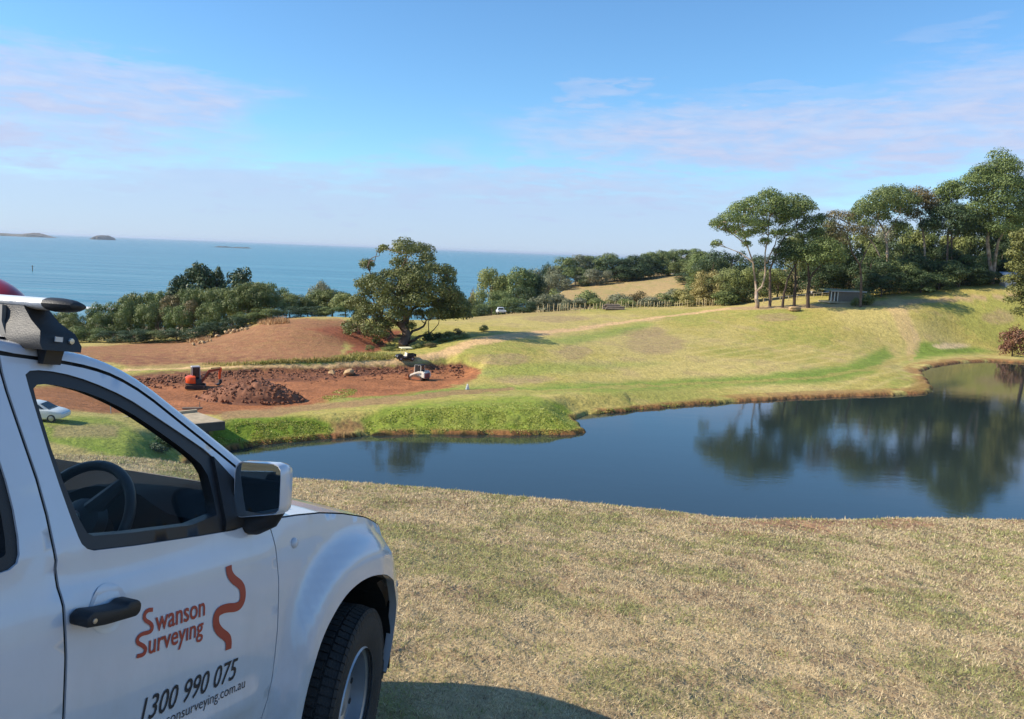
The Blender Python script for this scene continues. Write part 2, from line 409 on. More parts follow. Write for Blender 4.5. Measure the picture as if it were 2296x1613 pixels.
c_straw = S(204, 184, 116); c_fair = S(184, 168, 92); c_green = S(122, 148, 58); c_lush = S(124, 144, 46)
c_bare = S(178, 152, 110); c_soil = S(168, 110, 72); c_dark = S(120, 78, 58); c_brown = S(160, 110, 78); c_red = S(164, 100, 70); c_track = S(222, 184, 132); c_hill = S(186, 158, 108); c_near = S(180, 158, 120); c_mud = S(110, 72, 46)
def land_colour(X, Y, Z):
    P = np.stack([X, Y, Z], 1); u, v, d = proj(P)
    front = d > 1
    k = np.clip(60/np.maximum(np.hypot(X, Y), 20), .15, 1.2)
    u = u+(fbm(X*.35, Y*.35, 4, 41)-.5)*46*k+(fbm(X*1.6, Y*1.6, 3, 45)-.5)*16*k
    v = v+(fbm(X*.35+50, Y*.35, 4, 43)-.5)*18*k+(fbm(X*1.6, Y*1.6+70, 3, 47)-.5)*7*k
    n1 = fbm(X*.05, Y*.05, 5, 51); n2 = fbm(X*.3, Y*.3, 4, 53); n3 = fbm(X*1.2, Y*1.2, 3, 55)
    C = np.tile(c_fair, (len(X), 1))
    def put(col, w):
        nonlocal C
        w = np.clip(w, 0, 1)[:, None]; C = C*(1-w)+np.asarray(col)*w
    put(c_straw, sst(n1+.35*(n2-.5), .40, .66)*.65)
    put(c_green*1.05, sst(n1+.4*(n3-.5), .46, .30)*.32)
    put(c_bare, sst(n2+.5*(n1-.5), .60, .76)*.4)
    put(c_hill, sst(Y, 214, 250))
    put(S(150, 150, 80), sst(Y, 214, 250)*sst(n2, .5, .7)*.4)
    # mowing and tyre lines running up the slope
    q = sst(np.sin((X*.75-Y*.66)*1.9+3*n2), .45, 1)*sst(X, 12, 40)*sst(Y, 100, 112)*sst(Y, 165, 150)
    put(c_straw*1.12, q*.55)
    q2 = sst(np.sin((X*.9-Y*.45)*.9+4*n2+1), .6, 1)*sst(X, 20, 50)*sst(Y, 105, 120)*sst(Y, 175, 160)
    put(c_green, q2*.2)
    far = front & (np.hypot(X, Y) > 40) & (Y < 214)
    def poly(pts, soft=7): return np.where(far, sst(sdf(u, v, pts), soft, -soft), 0)
    def ell(cx, cy, rx, ry): return np.where(far, sst(((u-cx)/rx)**2+((v-cy)/ry)**2, 1.2, .5), 0)
    def track(pts): return np.where(far, line_w(u, v, pts), 0)
    # dry patches on the slope
    for e in [(1470,772,70,26),(1120,806,70,14),(1170,852,80,10),(1290,790,40,16),(1440,745,60,12),(1740,712,50,10),(1250,715,80,8),(2240,712,40,16)]:
        put(c_bare*.95, ell(*e)*(.35+.65*n3))
    # green flats by the water and the fairway strip
    put(c_green, poly([(690,902),(760,874),(1000,868),(1200,866),(1500,852),(1700,842),(1900,818),(1985,778),(2002,800),(1950,838),(1850,860),(1700,864),(1400,876),(1100,882),(800,897)], 9)*(.75+.25*n2))
    put(c_green, poly([(2030,812),(2060,766),(2110,768),(2200,783),(2240,790),(2100,800)])*.9)
    put(c_green*1.1, poly([(1190,765),(1330,746),(1450,722),(1470,728),(1400,748),(1280,775)])*.6)
    put(c_green*1.15, poly([(1060,830),(1180,815),(1340,812),(1500,815),(1300,835),(1100,850)], 10)*.45)
    put(c_lush, poly([(440,1020),(480,955),(560,930),(700,938),(745,955),(745,992),(520,1012)], 6))
    put(c_lush*1.1, poly([(805,945),(860,912),(1000,898),(1180,886),(1260,905),(1300,945),(1320,985),(1100,985),(820,972)], 7)*(.6+.4*n3))
    put(c_lush*1.15, poly([(90,935),(240,938),(300,960),(370,990),(400,1030),(300,1030),(180,1010),(90,985)], 8)*(.5+.5*n2))
    put(c_bare, poly([(120,955),(280,958),(260,985),(130,980)], 7)*.75)
    # turned earth
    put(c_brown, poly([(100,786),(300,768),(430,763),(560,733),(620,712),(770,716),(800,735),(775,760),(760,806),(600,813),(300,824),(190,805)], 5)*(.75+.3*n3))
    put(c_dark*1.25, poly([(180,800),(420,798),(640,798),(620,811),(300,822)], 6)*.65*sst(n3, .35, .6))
    put(c_red, poly([(684,737),(790,730),(905,742),(860,780),(836,798),(742,812),(795,776),(742,752)], 5))
    put(S(170, 146, 92), poly([(290,820),(600,812),(800,804),(895,802),(895,812),(600,819),(290,828)], 3)*.85)
    put(c_green, poly([(560,812),(650,808),(760,808),(760,814),(600,816)], 3)*.8)
    put(c_green*.9, poly([(745,800),(800,790),(900,795),(905,806),(800,808)], 4)*.7)
    soil = np.maximum(poly([(290,847),(420,838),(560,831),(700,827),(900,823),(1000,818),(1082,830),(1064,850),(1004,868),(900,884),(780,891),(700,906),(600,919),(480,928),(420,930),(300,905)], 4), poly([(60,868),(300,855),(430,928),(250,927),(150,917),(60,915)], 5))
    put(c_soil, soil)
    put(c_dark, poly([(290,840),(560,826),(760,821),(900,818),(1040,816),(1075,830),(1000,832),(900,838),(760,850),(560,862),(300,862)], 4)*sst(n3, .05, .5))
    put(c_soil*1.25, soil*sst(n2, .5, .75)*.6)
    put(c_soil*.72, soil*sst(fbm(X*.25+Y*.9, Y*.35-X*.1, 4, 59), .54, .66)*.55)
    put(c_brown*.9, poly([(742,952),(800,934),(812,958),(818,985),(725,990)], 9)*.7*sst(n3, .3, .6))
    # tracks
    put(c_track, track([(250,832,2.5),(420,827,2.5),(600,822,3),(760,818,4),(880,811,6),(960,802,8),(1010,787,9),(1060,768,9),(1120,758,8),(1200,748,6),(1300,738,4),(1400,723,3),(1500,709,2.5),(1640,692,2.5)]))
    put(S(190,160,118), track([(1640,692,3),(1760,689,4),(1900,684,5),(2010,679,6),(2130,672,4),(2300,663,4)])*.95)
    put(S(206,176,122), track([(2005,683,20),(2022,715,18),(2046,765,16),(2042,800,9)])*(.65+.35*n3))
    put(S(205,176,128), track([(2030,700,5),(2050,745,5),(2060,790,4)])*.6*sst(n3, .4, .6))
    put(S(176,160,90), track([(2045,800,5),(1960,825,4),(1850,845,3),(1600,860,3),(1300,872,3),(1100,880,4)])*.7)
    put(S(164,130,92), track([(500,935,10),(620,922,9),(760,908,8),(900,894,7),(1000,882,6),(1150,874,4)])*.85)
    put(S(176,150,104), track([(1050,705,10),(1080,712,8),(1130,706,5),(1300,700,3)])*.6)
    put(S(224,196,150), ell(2132,776,46,7)*.95)
    # the wet rim of the pond
    sd = sdf(X, Y, PXY)
    rim = sst(sd, 1.0, .1)
    put(S(150, 98, 64), (sd < 3)*(sd > -1)*sst(Z, ZW+.46, ZW+.34)*(Y > 40)*np.where(X < 14, .9*sst(n2, .38, .52), .9*sst(n2, .30, .45)))
    put(S(58, 50, 32), (sd < -.1)*1.0)
    # the near hill
    nearm = sst(np.hypot(X, Y), 48, 38)
    g1 = fbm(X*1.3, Y*1.3, 4, 71); g2 = fbm(X*3.2, Y*3.2, 3, 73)
    nc = np.tile(c_near, (len(X), 1)); w = (sst(g1, .5, .68)*.55)[:, None]; nc = nc*(1-w)+S(134, 126, 84)*w
    w = (sst(g2, .55, .75)*.5)[:, None]; nc = nc*(1-w)+S(148, 122, 92)*w
    th_ = np.arctan2(X, Y); rb_ = np.interp(th_, _bth, _br); bs = sst(rb_-np.hypot(X, Y), 2.2, 1.0)*sst(rb_-np.hypot(X, Y), -.6, .2)*sst(th_, .12, .3)*sst(g1, .36, .52)
    nc = nc*(1-bs[:, None])+S(166, 128, 96)*bs[:, None]
    C = C*(1-nearm[:, None])+nc*nearm[:, None]
    C = C*.86
    C = np.where((Z < 3)[:, None], S(176, 160, 126)[None], C)
    return C

def build_ground():
    def geo(a, b, n): return np.geomspace(a, b, n, endpoint=False)
    rr = np.concatenate([[0.15], np.linspace(.6, 2.2, 8), geo(2.4, 20, 130), geo(20, 58, 50), geo(58, 215, 340), geo(215, 560, 80), geo(560, 1600, 24), [1600.]])
    th = np.concatenate([np.linspace(-180, -42, 60, endpoint=False), np.linspace(-42, 42, 600, endpoint=False), np.linspace(42, 180, 60, endpoint=False)])*pi/180
    R, T = np.meshgrid(rr, th, indexing='ij'); X = R*np.sin(T); Y = R*np.cos(T)
    Z = ground_z(X.ravel(), Y.ravel())
    V = np.stack([X.ravel(), Y.ravel(), Z], 1); nt = len(th); nr = len(rr)
    i, j = np.meshgrid(np.arange(nr-1), np.arange(nt), indexing='ij'); j2 = (j+1) % nt
    Fq = np.stack([i*nt+j, i*nt+j2, (i+1)*nt+j2, (i+1)*nt+j], -1).reshape(-1, 4)[:, ::-1]
    me = mesh_np('ground', V, Fq, True)
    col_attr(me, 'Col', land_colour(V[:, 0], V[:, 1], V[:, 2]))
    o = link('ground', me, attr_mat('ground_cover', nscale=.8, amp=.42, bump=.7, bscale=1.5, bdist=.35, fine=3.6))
    tag(o, kind='structure')
build_ground()

def water_mat(name, base, rough, layers, spec=.5, tint=None, ior=1.333):
    m = bpy.data.materials.new(name); m.use_nodes = True; nt = m.node_tree; N = nt.nodes; L = nt.links
    b = N['Principled BSDF']; b.inputs['Base Color'].default_value = (*base, 1); b.inputs['Roughness'].default_value = rough; b.inputs['IOR'].default_value = ior; b.inputs['Specular IOR Level'].default_value = spec
    g = N.new('ShaderNodeNewGeometry'); prev = None
    for sx, sy, strength, dist, det in layers:
        mp = N.new('ShaderNodeMapping'); mp.inputs['Scale'].default_value = (sx, sy, 1); L.new(g.outputs['Position'], mp.inputs[0])
        n = N.new('ShaderNodeTexNoise'); n.inputs['Scale'].default_value = 1; n.inputs['Detail'].default_value = det; L.new(mp.outputs[0], n.inputs[0])
        bp = N.new('ShaderNodeBump'); bp.inputs['Strength'].default_value = strength; bp.inputs['Distance'].default_value = dist; L.new(n.outputs[0], bp.inputs['Height'])
        if prev is not None: L.new(prev, bp.inputs['Normal'])
        prev = bp.outputs[0]
    L.new(prev, b.inputs['Normal'])
    if tint is not None:
        mp = N.new('ShaderNodeMapping'); mp.inputs['Scale'].default_value = tint[1]; L.new(g.outputs['Position'], mp.inputs[0])
        n = N.new('ShaderNodeTexNoise'); n.inputs['Scale'].default_value = 1; n.inputs['Detail'].default_value = 5; L.new(mp.outputs[0], n.inputs[0])
        mr = N.new('ShaderNodeMapRange'); L.new(n.outputs[0], mr.inputs[0]); mr.inputs[1].default_value = .35; mr.inputs[2].default_value = .7
        mx = N.new('ShaderNodeMix'); mx.data_type = 'RGBA'; mx.inputs[6].default_value = (*base, 1); mx.inputs[7].default_value = (*tint[0], 1); L.new(mr.outputs[0], mx.inputs[0]); L.new(mx.outputs[2], b.inputs['Base Color'])
    return m
def build_water():
    cx, cy = PXY.mean(0); poly = []
    for i, (x, y) in enumerate(PXY):
        a = PXY[i-1]; b = PXY[(i+1) % len(PXY)]; t = np.array(b)-np.array(a); t /= np.linalg.norm(t)+1e-9
        n = np.array([-t[1], t[0]])
        poly.append((x+n[0]*1.6, y+n[1]*1.6, ZW))
    ar = sum(poly[i][0]*poly[(i+1) % len(poly)][1]-poly[(i+1) % len(poly)][0]*poly[i][1] for i in range(len(poly)))
    if ar > 0:   # counter-clockwise: the left normal points inwards, so flip
        poly = [(2*PXY[i][0]-p[0], 2*PXY[i][1]-p[1], ZW) for i, p in enumerate(poly)]
    me = bpy.data.meshes.new('pond'); tri = geometry.delaunay_2d_cdt([Vector(p[:2]) for p in poly], [], [list(range(len(poly)))], 1, 1e-4)
    me.from_pydata([(v[0], v[1], ZW) for v in tri[0]], [], [tuple(f) for f in tri[2]]); me.update()
    bm = bmesh.new(); bm.from_mesh(me)
    for f in bm.faces:
        if f.normal.z < 0: f.normal_flip()
    bm.to_mesh(me); bm.free()
    o = link('pond_water', me, water_mat('pond_water', (.022, .034, .034), .02, [(.18, .5, .09, .06, 3), (1.6, 4.5, .14, .02, 4), (6, 14, .08, .008, 2)], .75, ior=1.42))
    tag(o, kind='structure')
    # the sea: radial sheet out to the horizon
    rr = np.concatenate([np.geomspace(250, 4000, 40), np.geomspace(4500, 90000, 24)]); th = np.linspace(-pi, pi, 181)[:-1]
    R, T = np.meshgrid(rr, th, indexing='ij'); V = np.stack([(R*np.sin(T)).ravel(), (R*np.cos(T)).ravel(), np.zeros(R.size)], 1)
    i, j = np.meshgrid(np.arange(len(rr)-1), np.arange(180), indexing='ij'); j2 = (j+1) % 180
    Fq = np.stack([i*180+j, (i+1)*180+j, (i+1)*180+j2, i*180+j2], -1).reshape(-1, 4)[:, ::-1]
    me = mesh_np('sea', V, Fq[:, ::-1])
    if me.polygons[0].normal.z < 0: me.flip_normals()
    m = water_mat('sea_water', (.034, .160, .200), .26, [(.003, .040, 1.0, 4.5, 4), (.012, .06, .8, 1.6, 5), (.05, .2, .5, .5, 4)], .42, ((.075, .235, .27), (.0016, .016, 1)))  # paler streaks in the base colour stand in for glitter and swell lines
    tag(link('sea', me, m), kind='structure')
    # surf on the beach
    sb = MB(); r = random.Random(3)
    pts = [on_z(120+i*6, 691+.22*i, 0.0) for i in range(32)]
    V = []
    for i, p in enumerate(pts):
        w = 3.5+2.5*r.random(); V += [(p[0], p[1], .25), (p[0]+.3, p[1]+w, .9), (p[0]+.6, p[1]+w*2.2, .3)]
    sb.add(V, [(3*i+k, 3*i+3+k, 3*i+4+k, 3*i+1+k) for i in range(len(pts)-1) for k in (0, 1)])
    o = sb.build('surf', mat('sea_foam', (.8, .82, .84), .9, var=.1, scale=.4, bump=.6, bscale=1.0), smooth=True); tag(o, kind='structure')
build_water()

def island(name, label, px0, px1, top, Y, prof, m):
    """low rocky island on the sea: a lofted ridge"""
    a = at(px0, top, Y); b = at(px1, top, Y); n = 40; V = []; r = random.Random(px0)
    base = [-2, 0]
    for i in range(n):
        t = i/(n-1); h = np.interp(t, [q[0] for q in prof], [q[1] for q in prof])*(1+.12*(r.random()-.5)); x = a[0]+(b[0]-a[0])*t
        w = 60+h*2.2
        for k, (oy, hh) in enumerate([(-w, -3), (-w*.8, h*.55), (-w*.3, h*.97), (w*.3, h), (w*.8, h*.6), (w, -3)]):
            V.append((x, Y+oy*(1+.15*(r.random()-.5)), hh))
    mb = MB(); mb.add(V, [(i*6+k, (i+1)*6+k, (i+1)*6+k+1, i*6+k+1) for i in range(n-1) for k in range(5)])
    o = mb.build(name, m, smooth=False); tag(o, label, 'island')
rockm = mat('island_rock', S(112, 100, 92), .95, var=.25, scale=.01, col2=S(86, 84, 62))
island('island', 'long low rocky headland island with a bump lying on the horizon', -60, 124, 520, 9000, [(0, 18), (.15, 26), (.35, 30), (.5, 26), (.62, 30), (.7, 42), (.78, 46), (.88, 26), (.95, 12), (1, 2)], rockm)
island('islet', 'small flat-topped round islet standing alone on the horizon', 205, 250, 526, 9000, [(0, 3), (.15, 18), (.3, 40), (.45, 48), (.75, 48), (.9, 36), (.97, 18), (1, 2)], rockm)
for a, b, y in ((484, 512, 541), (520, 560, 544)):
    island('reef', 'dark low reef awash off the coast', a, b, y, 5000, [(0, 1), (.3, 6), (.6, 4), (.8, 7), (1, 1)], rockm)
for o in [o for o in COL.objects if o.name.startswith('reef')]: o['group'] = 'reefs off the coast'

# ================================================================ TREES AND BUSHES
L_euc = leaf_mat('leaves_eucalypt', S(90, 107, 58), S(133, 147, 86), S(110, 117, 72))
L_old = leaf_mat('leaves_oldgum', S(84, 96, 50), S(132, 136, 76), S(110, 114, 66), scale=.35)
L_lit = leaf_mat('leaves_olive', S(115, 124, 67), S(156, 162, 97), S(124, 131, 82))
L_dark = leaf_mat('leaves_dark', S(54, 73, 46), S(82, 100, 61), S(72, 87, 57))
L_grove = leaf_mat('leaves_grove', S(82, 103, 53), S(131, 142, 82), S(114, 115, 68))
L_grey = leaf_mat('leaves_grey', S(117, 121, 96), S(149, 149, 120), S(123, 127, 91))
L_brown = leaf_mat('leaves_brown', S(120, 106, 70), S(146, 128, 88), S(108, 104, 70))
L_weep = leaf_mat('leaves_weeping', S(104, 110, 58), S(136, 136, 78), S(118, 118, 62))
L_yel = leaf_mat('leaves_yellowgreen', S(131, 131, 69), S(170, 163, 99), S(173, 152, 100))
L_red = leaf_mat('leaves_red', S(125, 77, 61), S(150, 111, 85), S(98, 85, 60))
B_dark = mat('bark_dark', S(70, 56, 48), .95, var=.3, scale=1.5, bump=.5, bscale=6)
B_pale = mat('bark_pale', S(196, 178, 156), .85, scale=.6, col2=S(112, 84, 66), bump=.2, bscale=5)
B_grey = mat('bark_grey', S(122, 104, 90), .9, scale=.8, col2=S(78, 62, 54), bump=.4, bscale=5)

def leaves(clumps, leaf, dens, rng, droop=.25, shell=(.55, 1.08), top=True, maxn=90000, asp=.72):
    """leaf-spray quads spread through ellipsoid clumps; clump = (x, y, z, rx, ry, rz)"""
    out = []
    for c in clumps:
        x, y, z, rx, ry, rz = c
        area = 4*pi*((rx*ry+ry*rz+rx*rz)/3)
        n = max(14, int(area*dens*3.6/(leaf*leaf)))
        d = rng.normal(size=(n*2, 3)); d /= np.linalg.norm(d, axis=1)[:, None]
        if top: keep = rng.random(n*2) < np.where(d[:, 2] > -.15, 1, .35)
        else: keep = np.ones(n*2, bool)
        d = d[keep][:n]
        q = d*2.2+np.array([x, y, z])*.7
        lump = .80+.42*fbm(q[:, 0]+q[:, 2]*.7, q[:, 1]-q[:, 2]*.5, 2, 5)
        r = shell[0]+(shell[1]-shell[0])*rng.random(len(d))**.55
        P = np.array([x, y, z])+d*np.array([rx, ry, rz])*(r*lump)[:, None]
        nrm = d*np.array([1/rx, 1/ry, 1/rz])*max(rx, rz)+rng.normal(size=d.shape)*.42; nrm[:, 2] += .1
        nrm /= np.linalg.norm(nrm, axis=1)[:, None]
        out.append((P, nrm))
    P = np.concatenate([o[0] for o in out]); Nn = np.concatenate([o[1] for o in out])
    if len(P) > maxn:
        k = rng.permutation(len(P))[:maxn]; P, Nn = P[k], Nn[k]
    a = rng.normal(size=P.shape); a[:, 2] -= droop*2
    t = a-Nn*(a*Nn).sum(1)[:, None]; t /= np.linalg.norm(t, axis=1)[:, None]+1e-9
    b = np.cross(Nn, t)
    s = leaf*(.6+.8*rng.random(len(P)))[:, None]
    t = t*s; b = b*s*asp
    V = np.stack([P-t*.5, P+b*.5-t*.05, P+t*.5, P-b*.5+t*.05], 1).reshape(-1, 3)
    return V, np.arange(len(V)).reshape(-1, 4)
def limb_path(a, b, rng, n=5, sag=.12):
    a = np.array(a, float); b = np.array(b, float); L = np.linalg.norm(b-a); pts = []
    for i in range(n+1):
        t = i/n; p = a+(b-a)*t; p[2] += sag*L*sin(pi*t)*.5
        if 0 < i < n: p += rng.normal(size=3)*L*.045
        pts.append(tuple(p))
    return pts
def make_tree_mesh(clumps, limbs, leaf, dens, rng, name, asp=.72, maxn=90000, shell=(.5, 1.08)):
    V, F = leaves(clumps, leaf, dens, rng, asp=asp, maxn=maxn, shell=shell)
    crown = mesh_np(name+'_crown', V, F)
    mb = MB()
    for pts, r0, r1 in limbs:
        n = len(pts); mb.tube(pts, [r0+(r1-r0)*(i/(n-1))**.8 for i in range(n)], 6 if r0 < .3 else 9)
    trunk = mb.mesh(name+'_trunk', smooth=True, fixn=False)
    return crown, trunk
def tree_obj(name, crown, trunk, lm, bm_, loc, rz=0, sc=(1, 1, 1), label=None, cat='tree', group=None):
    e = empty(name, loc, rz, label, cat, group); e.scale = sc
    for me, m, nm in ((trunk, bm_, 'trunk'), (crown, lm, 'crown')):
        o = bpy.data.objects.new(nm, me); COL.objects.link(o); o.parent = e
        if len(me.materials) == 0: me.materials.append(m)
        if me.materials[0] is not m:
            o.material_slots[0].link = 'OBJECT'; o.material_slots[0].material = m
    return e
def tree_px(name, label, base, Y, trunks, clumps, tr, lm, bm_, leaf=.33, dens=.30, seed=1, group=None, depth=.75, twigs=True, fill=1, flat=.75, big=1.0):
    """tree whose trunk lines and foliage clumps are read off the photo; tr maps crop -> picture pixels.
       Every clump also gets its own distance within the crown."""
    rng = np.random.default_rng(seed); b = at(*tr(*base), Y); b[2] = gz(b[0], b[1]); m = tr(1, 0)[0]-tr(0, 0)[0]
    mpp = m*Y/FPX
    def P(x, y, off=0.0):
        u, v = tr(x, y); q = at(u, v, Y+off); return q-b
    xs = np.array([c[0] for c in clumps]); cx = np.median(xs); hw = max(1e-3, (xs.max()-xs.min())*.5)
    C = []
    for c in clumps:
        x, y, r = c[:3]
        dmax = hw*mpp*depth*sqrt(max(.05, 1-((x-cx)/hw/1.15)**2))
        for k in range(1+fill):
            off = rng.uniform(-1, .2)*dmax if k == 0 else rng.uniform(-.2, 1)*dmax
            p = P(x+(rng.normal()*r*.25 if k else 0), y+(rng.normal()*r*.2 if k else 0), off); rr = r*mpp*big*(.95 if k == 0 else .85)
            C.append((p[0], p[1], p[2], rr*1.05, rr, rr*flat))
    limbs = []
    ends = []
    for pts, r0, r1 in trunks:
        offs = np.cumsum(np.concatenate([[0], rng.normal(size=len(pts)-1)*hw*mpp*.10]))
        q = [P(x, y, o) for (x, y), o in zip(pts, offs)]
        # finer, slightly crooked polyline
        fine = []
        for i in range(len(q)-1):
            for t in (0, .5):
                p = q[i]+(q[i+1]-q[i])*t+rng.normal(size=3)*r0*.25*(t > 0 or i > 0); fine.append(tuple(p))
        fine.append(tuple(q[-1]))
        limbs.append((fine, r0, r1)); ends += [np.array(f) for f in fine[2:]]
    limbs[0][0][0] = (limbs[0][0][0][0], limbs[0][0][0][1], -.6)
    if twigs and ends:
        for c in C:
            t = np.array(c[:3]); e = min(ends, key=lambda q: np.linalg.norm(q-t)+(2.0 if q[2] > t[2] else 0))
            if np.linalg.norm(e-t) < 9: limbs.append((limb_path(e, t+np.array([0, 0, -c[5]*.3]), rng, 4), .11, .03))
    crown, trunk = make_tree_mesh(C, limbs, leaf, dens, rng, name)
    return tree_obj(name, crown, trunk, lm, bm_, tuple(b), 0, (1, 1, 1), label, 'tree', group)

trA = lambda x, y: (x*.2281+687.4, y*.2281+523.7)       # the lone tree's surroundings
trF = lambda x, y: (x*.3157+1571.2, y*.3157+327.3)      # the tall trees on the ridge
trD = lambda x, y: (x*.2709+1014.7, y*.2709+523.7)      # the far hill
trL = lambda x, y: (x*.2566, y*.2566+458.3)             # the coastal grove
trG = lambda x, y: (x*.4059, y*.4059+589.2)

tree_px('lone_eucalyptus', 'large spreading old gum with thick dark trunk standing alone beside the dirt track', (960, 1112), 134,
  [([(962,1115),(960,1060),(955,980),(950,930),(930,860)], .95, .5), ([(950,940),(880,880),(800,830),(740,770),(715,690),(730,620)], .5, .12),
   ([(955,930),(975,820),(950,720),(955,560),(935,420),(960,300),(985,200)], .5, .1), ([(965,950),(1000,800),(1040,740),(1110,715),(1200,720),(1290,670),(1390,640)], .38, .1),
   ([(975,1040),(1040,960),(1150,920),(1180,860),(1250,800)], .3, .08), ([(965,1090),(1060,1050),(1160,1000),(1200,990)], .35, .1), ([(950,1010),(860,1010),(800,930),(760,880)], .22, .06),
   ([(740,770),(660,690),(560,670)], .2, .06), ([(800,830),(680,860),(590,920)], .2, .06), ([(955,600),(1080,520),(1200,480)], .2, .06), ([(950,650),(820,560),(640,430),(600,330)], .2, .05), ([(1290,670),(1400,560),(1380,420)], .15, .05)],
  [(960,170,120),(1110,165,95),(1180,255,85),(900,300,85),(755,140,45),(720,165,35),(590,305,75),(1240,345,80),(1360,390,105),(1400,470,80),(1020,390,135),(1130,420,105),(900,430,100),(780,410,70),(640,470,105),(540,500,85),(720,520,115),(860,560,115),(1000,560,110),(1140,560,115),(1270,560,110),(1390,590,115),(1480,640,95),(600,590,80),(500,650,75),(430,690,60),(1530,720,90),(1420,720,115),(1300,700,90),(880,720,90),(860,820,95),(600,760,85),(700,850,70),(520,840,80),(440,920,85),(400,985,50),(620,930,95),(720,980,85),(690,1055,55),(1010,900,60),(1120,790,70),(1560,800,60),(1200,640,80),(1000,680,110),(1100,660,105),(960,790,80),(800,690,100),(760,620,90),(1230,790,70),(690,740,80),(560,720,80),(1350,800,75),(1450,800,75),(1040,480,110),(780,900,70),(940,640,100)],
  trA, L_old, B_grey, leaf=.30, dens=.36, seed=3, depth=.75, fill=2, big=1.08)

F_GROUP = 'gum trees on the ridge by the shed'
tree_px('eucalyptus_tree', 'tall gum with forked pale white trunk at the end of the ridge trees', (397, 1142), 186,
  [([(397,1145),(397,1090),(395,1040)], .5, .4), ([(395,1045),(382,930),(370,830),(335,720),(300,600),(285,520)], .26, .07), ([(398,1040),(440,1000),(460,900),(455,760),(480,640),(490,500),(520,420)], .26, .07), ([(468,830),(530,700),(560,560)], .2, .06), ([(370,830),(280,760),(180,720),(130,690)], .14, .04), ([(335,720),(220,620),(130,580)], .16, .04)],
  [(120,560,65),(200,510,75),(280,465,85),(380,410,75),(500,370,85),(560,400,75),(330,540,75),(430,480,85),(520,470,85),(600,470,75),(250,600,50),(420,610,50),(360,620,45),(580,540,60),(640,500,65),(115,690,40),(300,640,48),(470,560,60),(540,620,52),(380,560,58),(620,600,55),(200,600,48),(460,680,45),(330,700,38)], trF, L_euc, B_pale, leaf=.33, dens=.30, fill=2, seed=5, group=F_GROUP)
tree_px('eucalyptus_tree', 'slim straight dark-trunked gum next to the forked white-trunked gum', (490, 1142), 187,
  [([(490,1145),(488,1000),(495,880),(540,740),(600,640),(680,560),(700,470)], .38, .07), ([(680,560),(740,560),(800,600)], .14, .04)],
  [(680,400,90),(740,440,85),(660,480,80),(790,560,80),(820,620,65),(740,640,55),(700,580,55),(610,700,60),(560,750,55),(850,520,45)], trF, L_euc, B_grey, leaf=.33, dens=.26, fill=2, seed=6, group=F_GROUP)
tree_px('eucalyptus_tree', 'short gum with leaning curved dark trunk in the ridge row', (580, 1142), 185,
  [([(580,1145),(595,1050),(612,960),(650,880),(690,810)], .34, .1)], [(620,790,75),(560,810,55),(690,770,75)], trF, L_dark, B_dark, leaf=.33, dens=.26, seed=7, group=F_GROUP)
tree_px('eucalyptus_tree', 'straight dark-trunked gum rising right beside the sandstone boulder', (665, 1138), 185,
  [([(665,1140),(672,980),(672,880),(660,800)], .38, .14)], [(650,770,70),(720,760,65),(600,730,50)], trF, L_dark, B_dark, leaf=.33, dens=.26, seed=8, group=F_GROUP)
tree_px('eucalyptus_tree', 'broad low-crowned gum whose dark trunk forks wide, beside the shed', (765, 1132), 184,
  [([(765,1135),(770,960),(765,850),(735,780)], .45, .12), ([(772,960),(800,905),(850,850),(920,810)], .26, .07)],
  [(740,740,90),(830,720,95),(930,720,85),(965,790,75),(885,790,75),(790,810,70),(660,800,60)], trF, L_euc, B_dark, leaf=.33, dens=.30, seed=9, group=F_GROUP)
tree_px('eucalyptus_tree', 'lean reddish-trunked gum standing in front of the shed', (1142, 1062), 184,
  [([(1142,1066),(1138,950),(1130,850),(1080,760),(1040,640),(1060,560)], .3, .08), ([(1130,850),(1180,740),(1230,640)], .16, .05)],
  [(960,500,65),(930,570,65),(1040,500,55),(960,630,65),(1050,590,65),(1130,600,65),(1200,610,60),(1000,690,55)], trF, L_brown, B_grey, leaf=.33, dens=.22, seed=10, group=F_GROUP)
R_GROUP = 'tall gums of the wood on the rise'
tree_px('eucalyptus_tree', 'umbrella-crowned gum with a bare reddish trunk above the wood', (1330, 1060), 202,
  [([(1330,1060),(1328,770),(1310,620),(1255,520)], .5, .12), ([(1315,640),(1370,560),(1420,480)], .24, .07), ([(1330,900),(1230,700),(1120,560)], .22, .06)],
  [(1130,480,75),(1200,420,95),(1300,365,105),(1400,370,95),(1480,390,75),(1250,460,80),(1350,430,85),(1430,450,65),(1085,520,55),(1180,560,65),(1400,560,65),(1290,520,60)], trF, L_euc, B_pale, leaf=.37, dens=.28, fill=2, seed=11, group=R_GROUP)
tree_px('eucalyptus_tree', 'tufted brown-topped gum between the umbrella gum and the tallest gum', (1600, 1050), 206,
  [([(1600,1060),(1590,700),(1560,520),(1540,420)], .36, .08), ([(1570,560),(1620,450)], .18, .05)], [(1550,355,90),(1600,400,75),(1500,480,75),(1640,450,65)], trF, L_brown, B_pale, leaf=.37, dens=.26, fill=2, seed=12, group=R_GROUP)
tree_px('eucalyptus_tree', 'gum with a small rounded top leaning towards the tallest gum', (1790, 1040), 208,
  [([(1790,1050),(1780,640),(1755,420)], .34, .08)], [(1750,310,80),(1800,280,65),(1700,345,55),(1720,400,55),(1790,370,55)], trF, L_euc, B_grey, leaf=.37, dens=.28, fill=2, seed=13, group=R_GROUP)
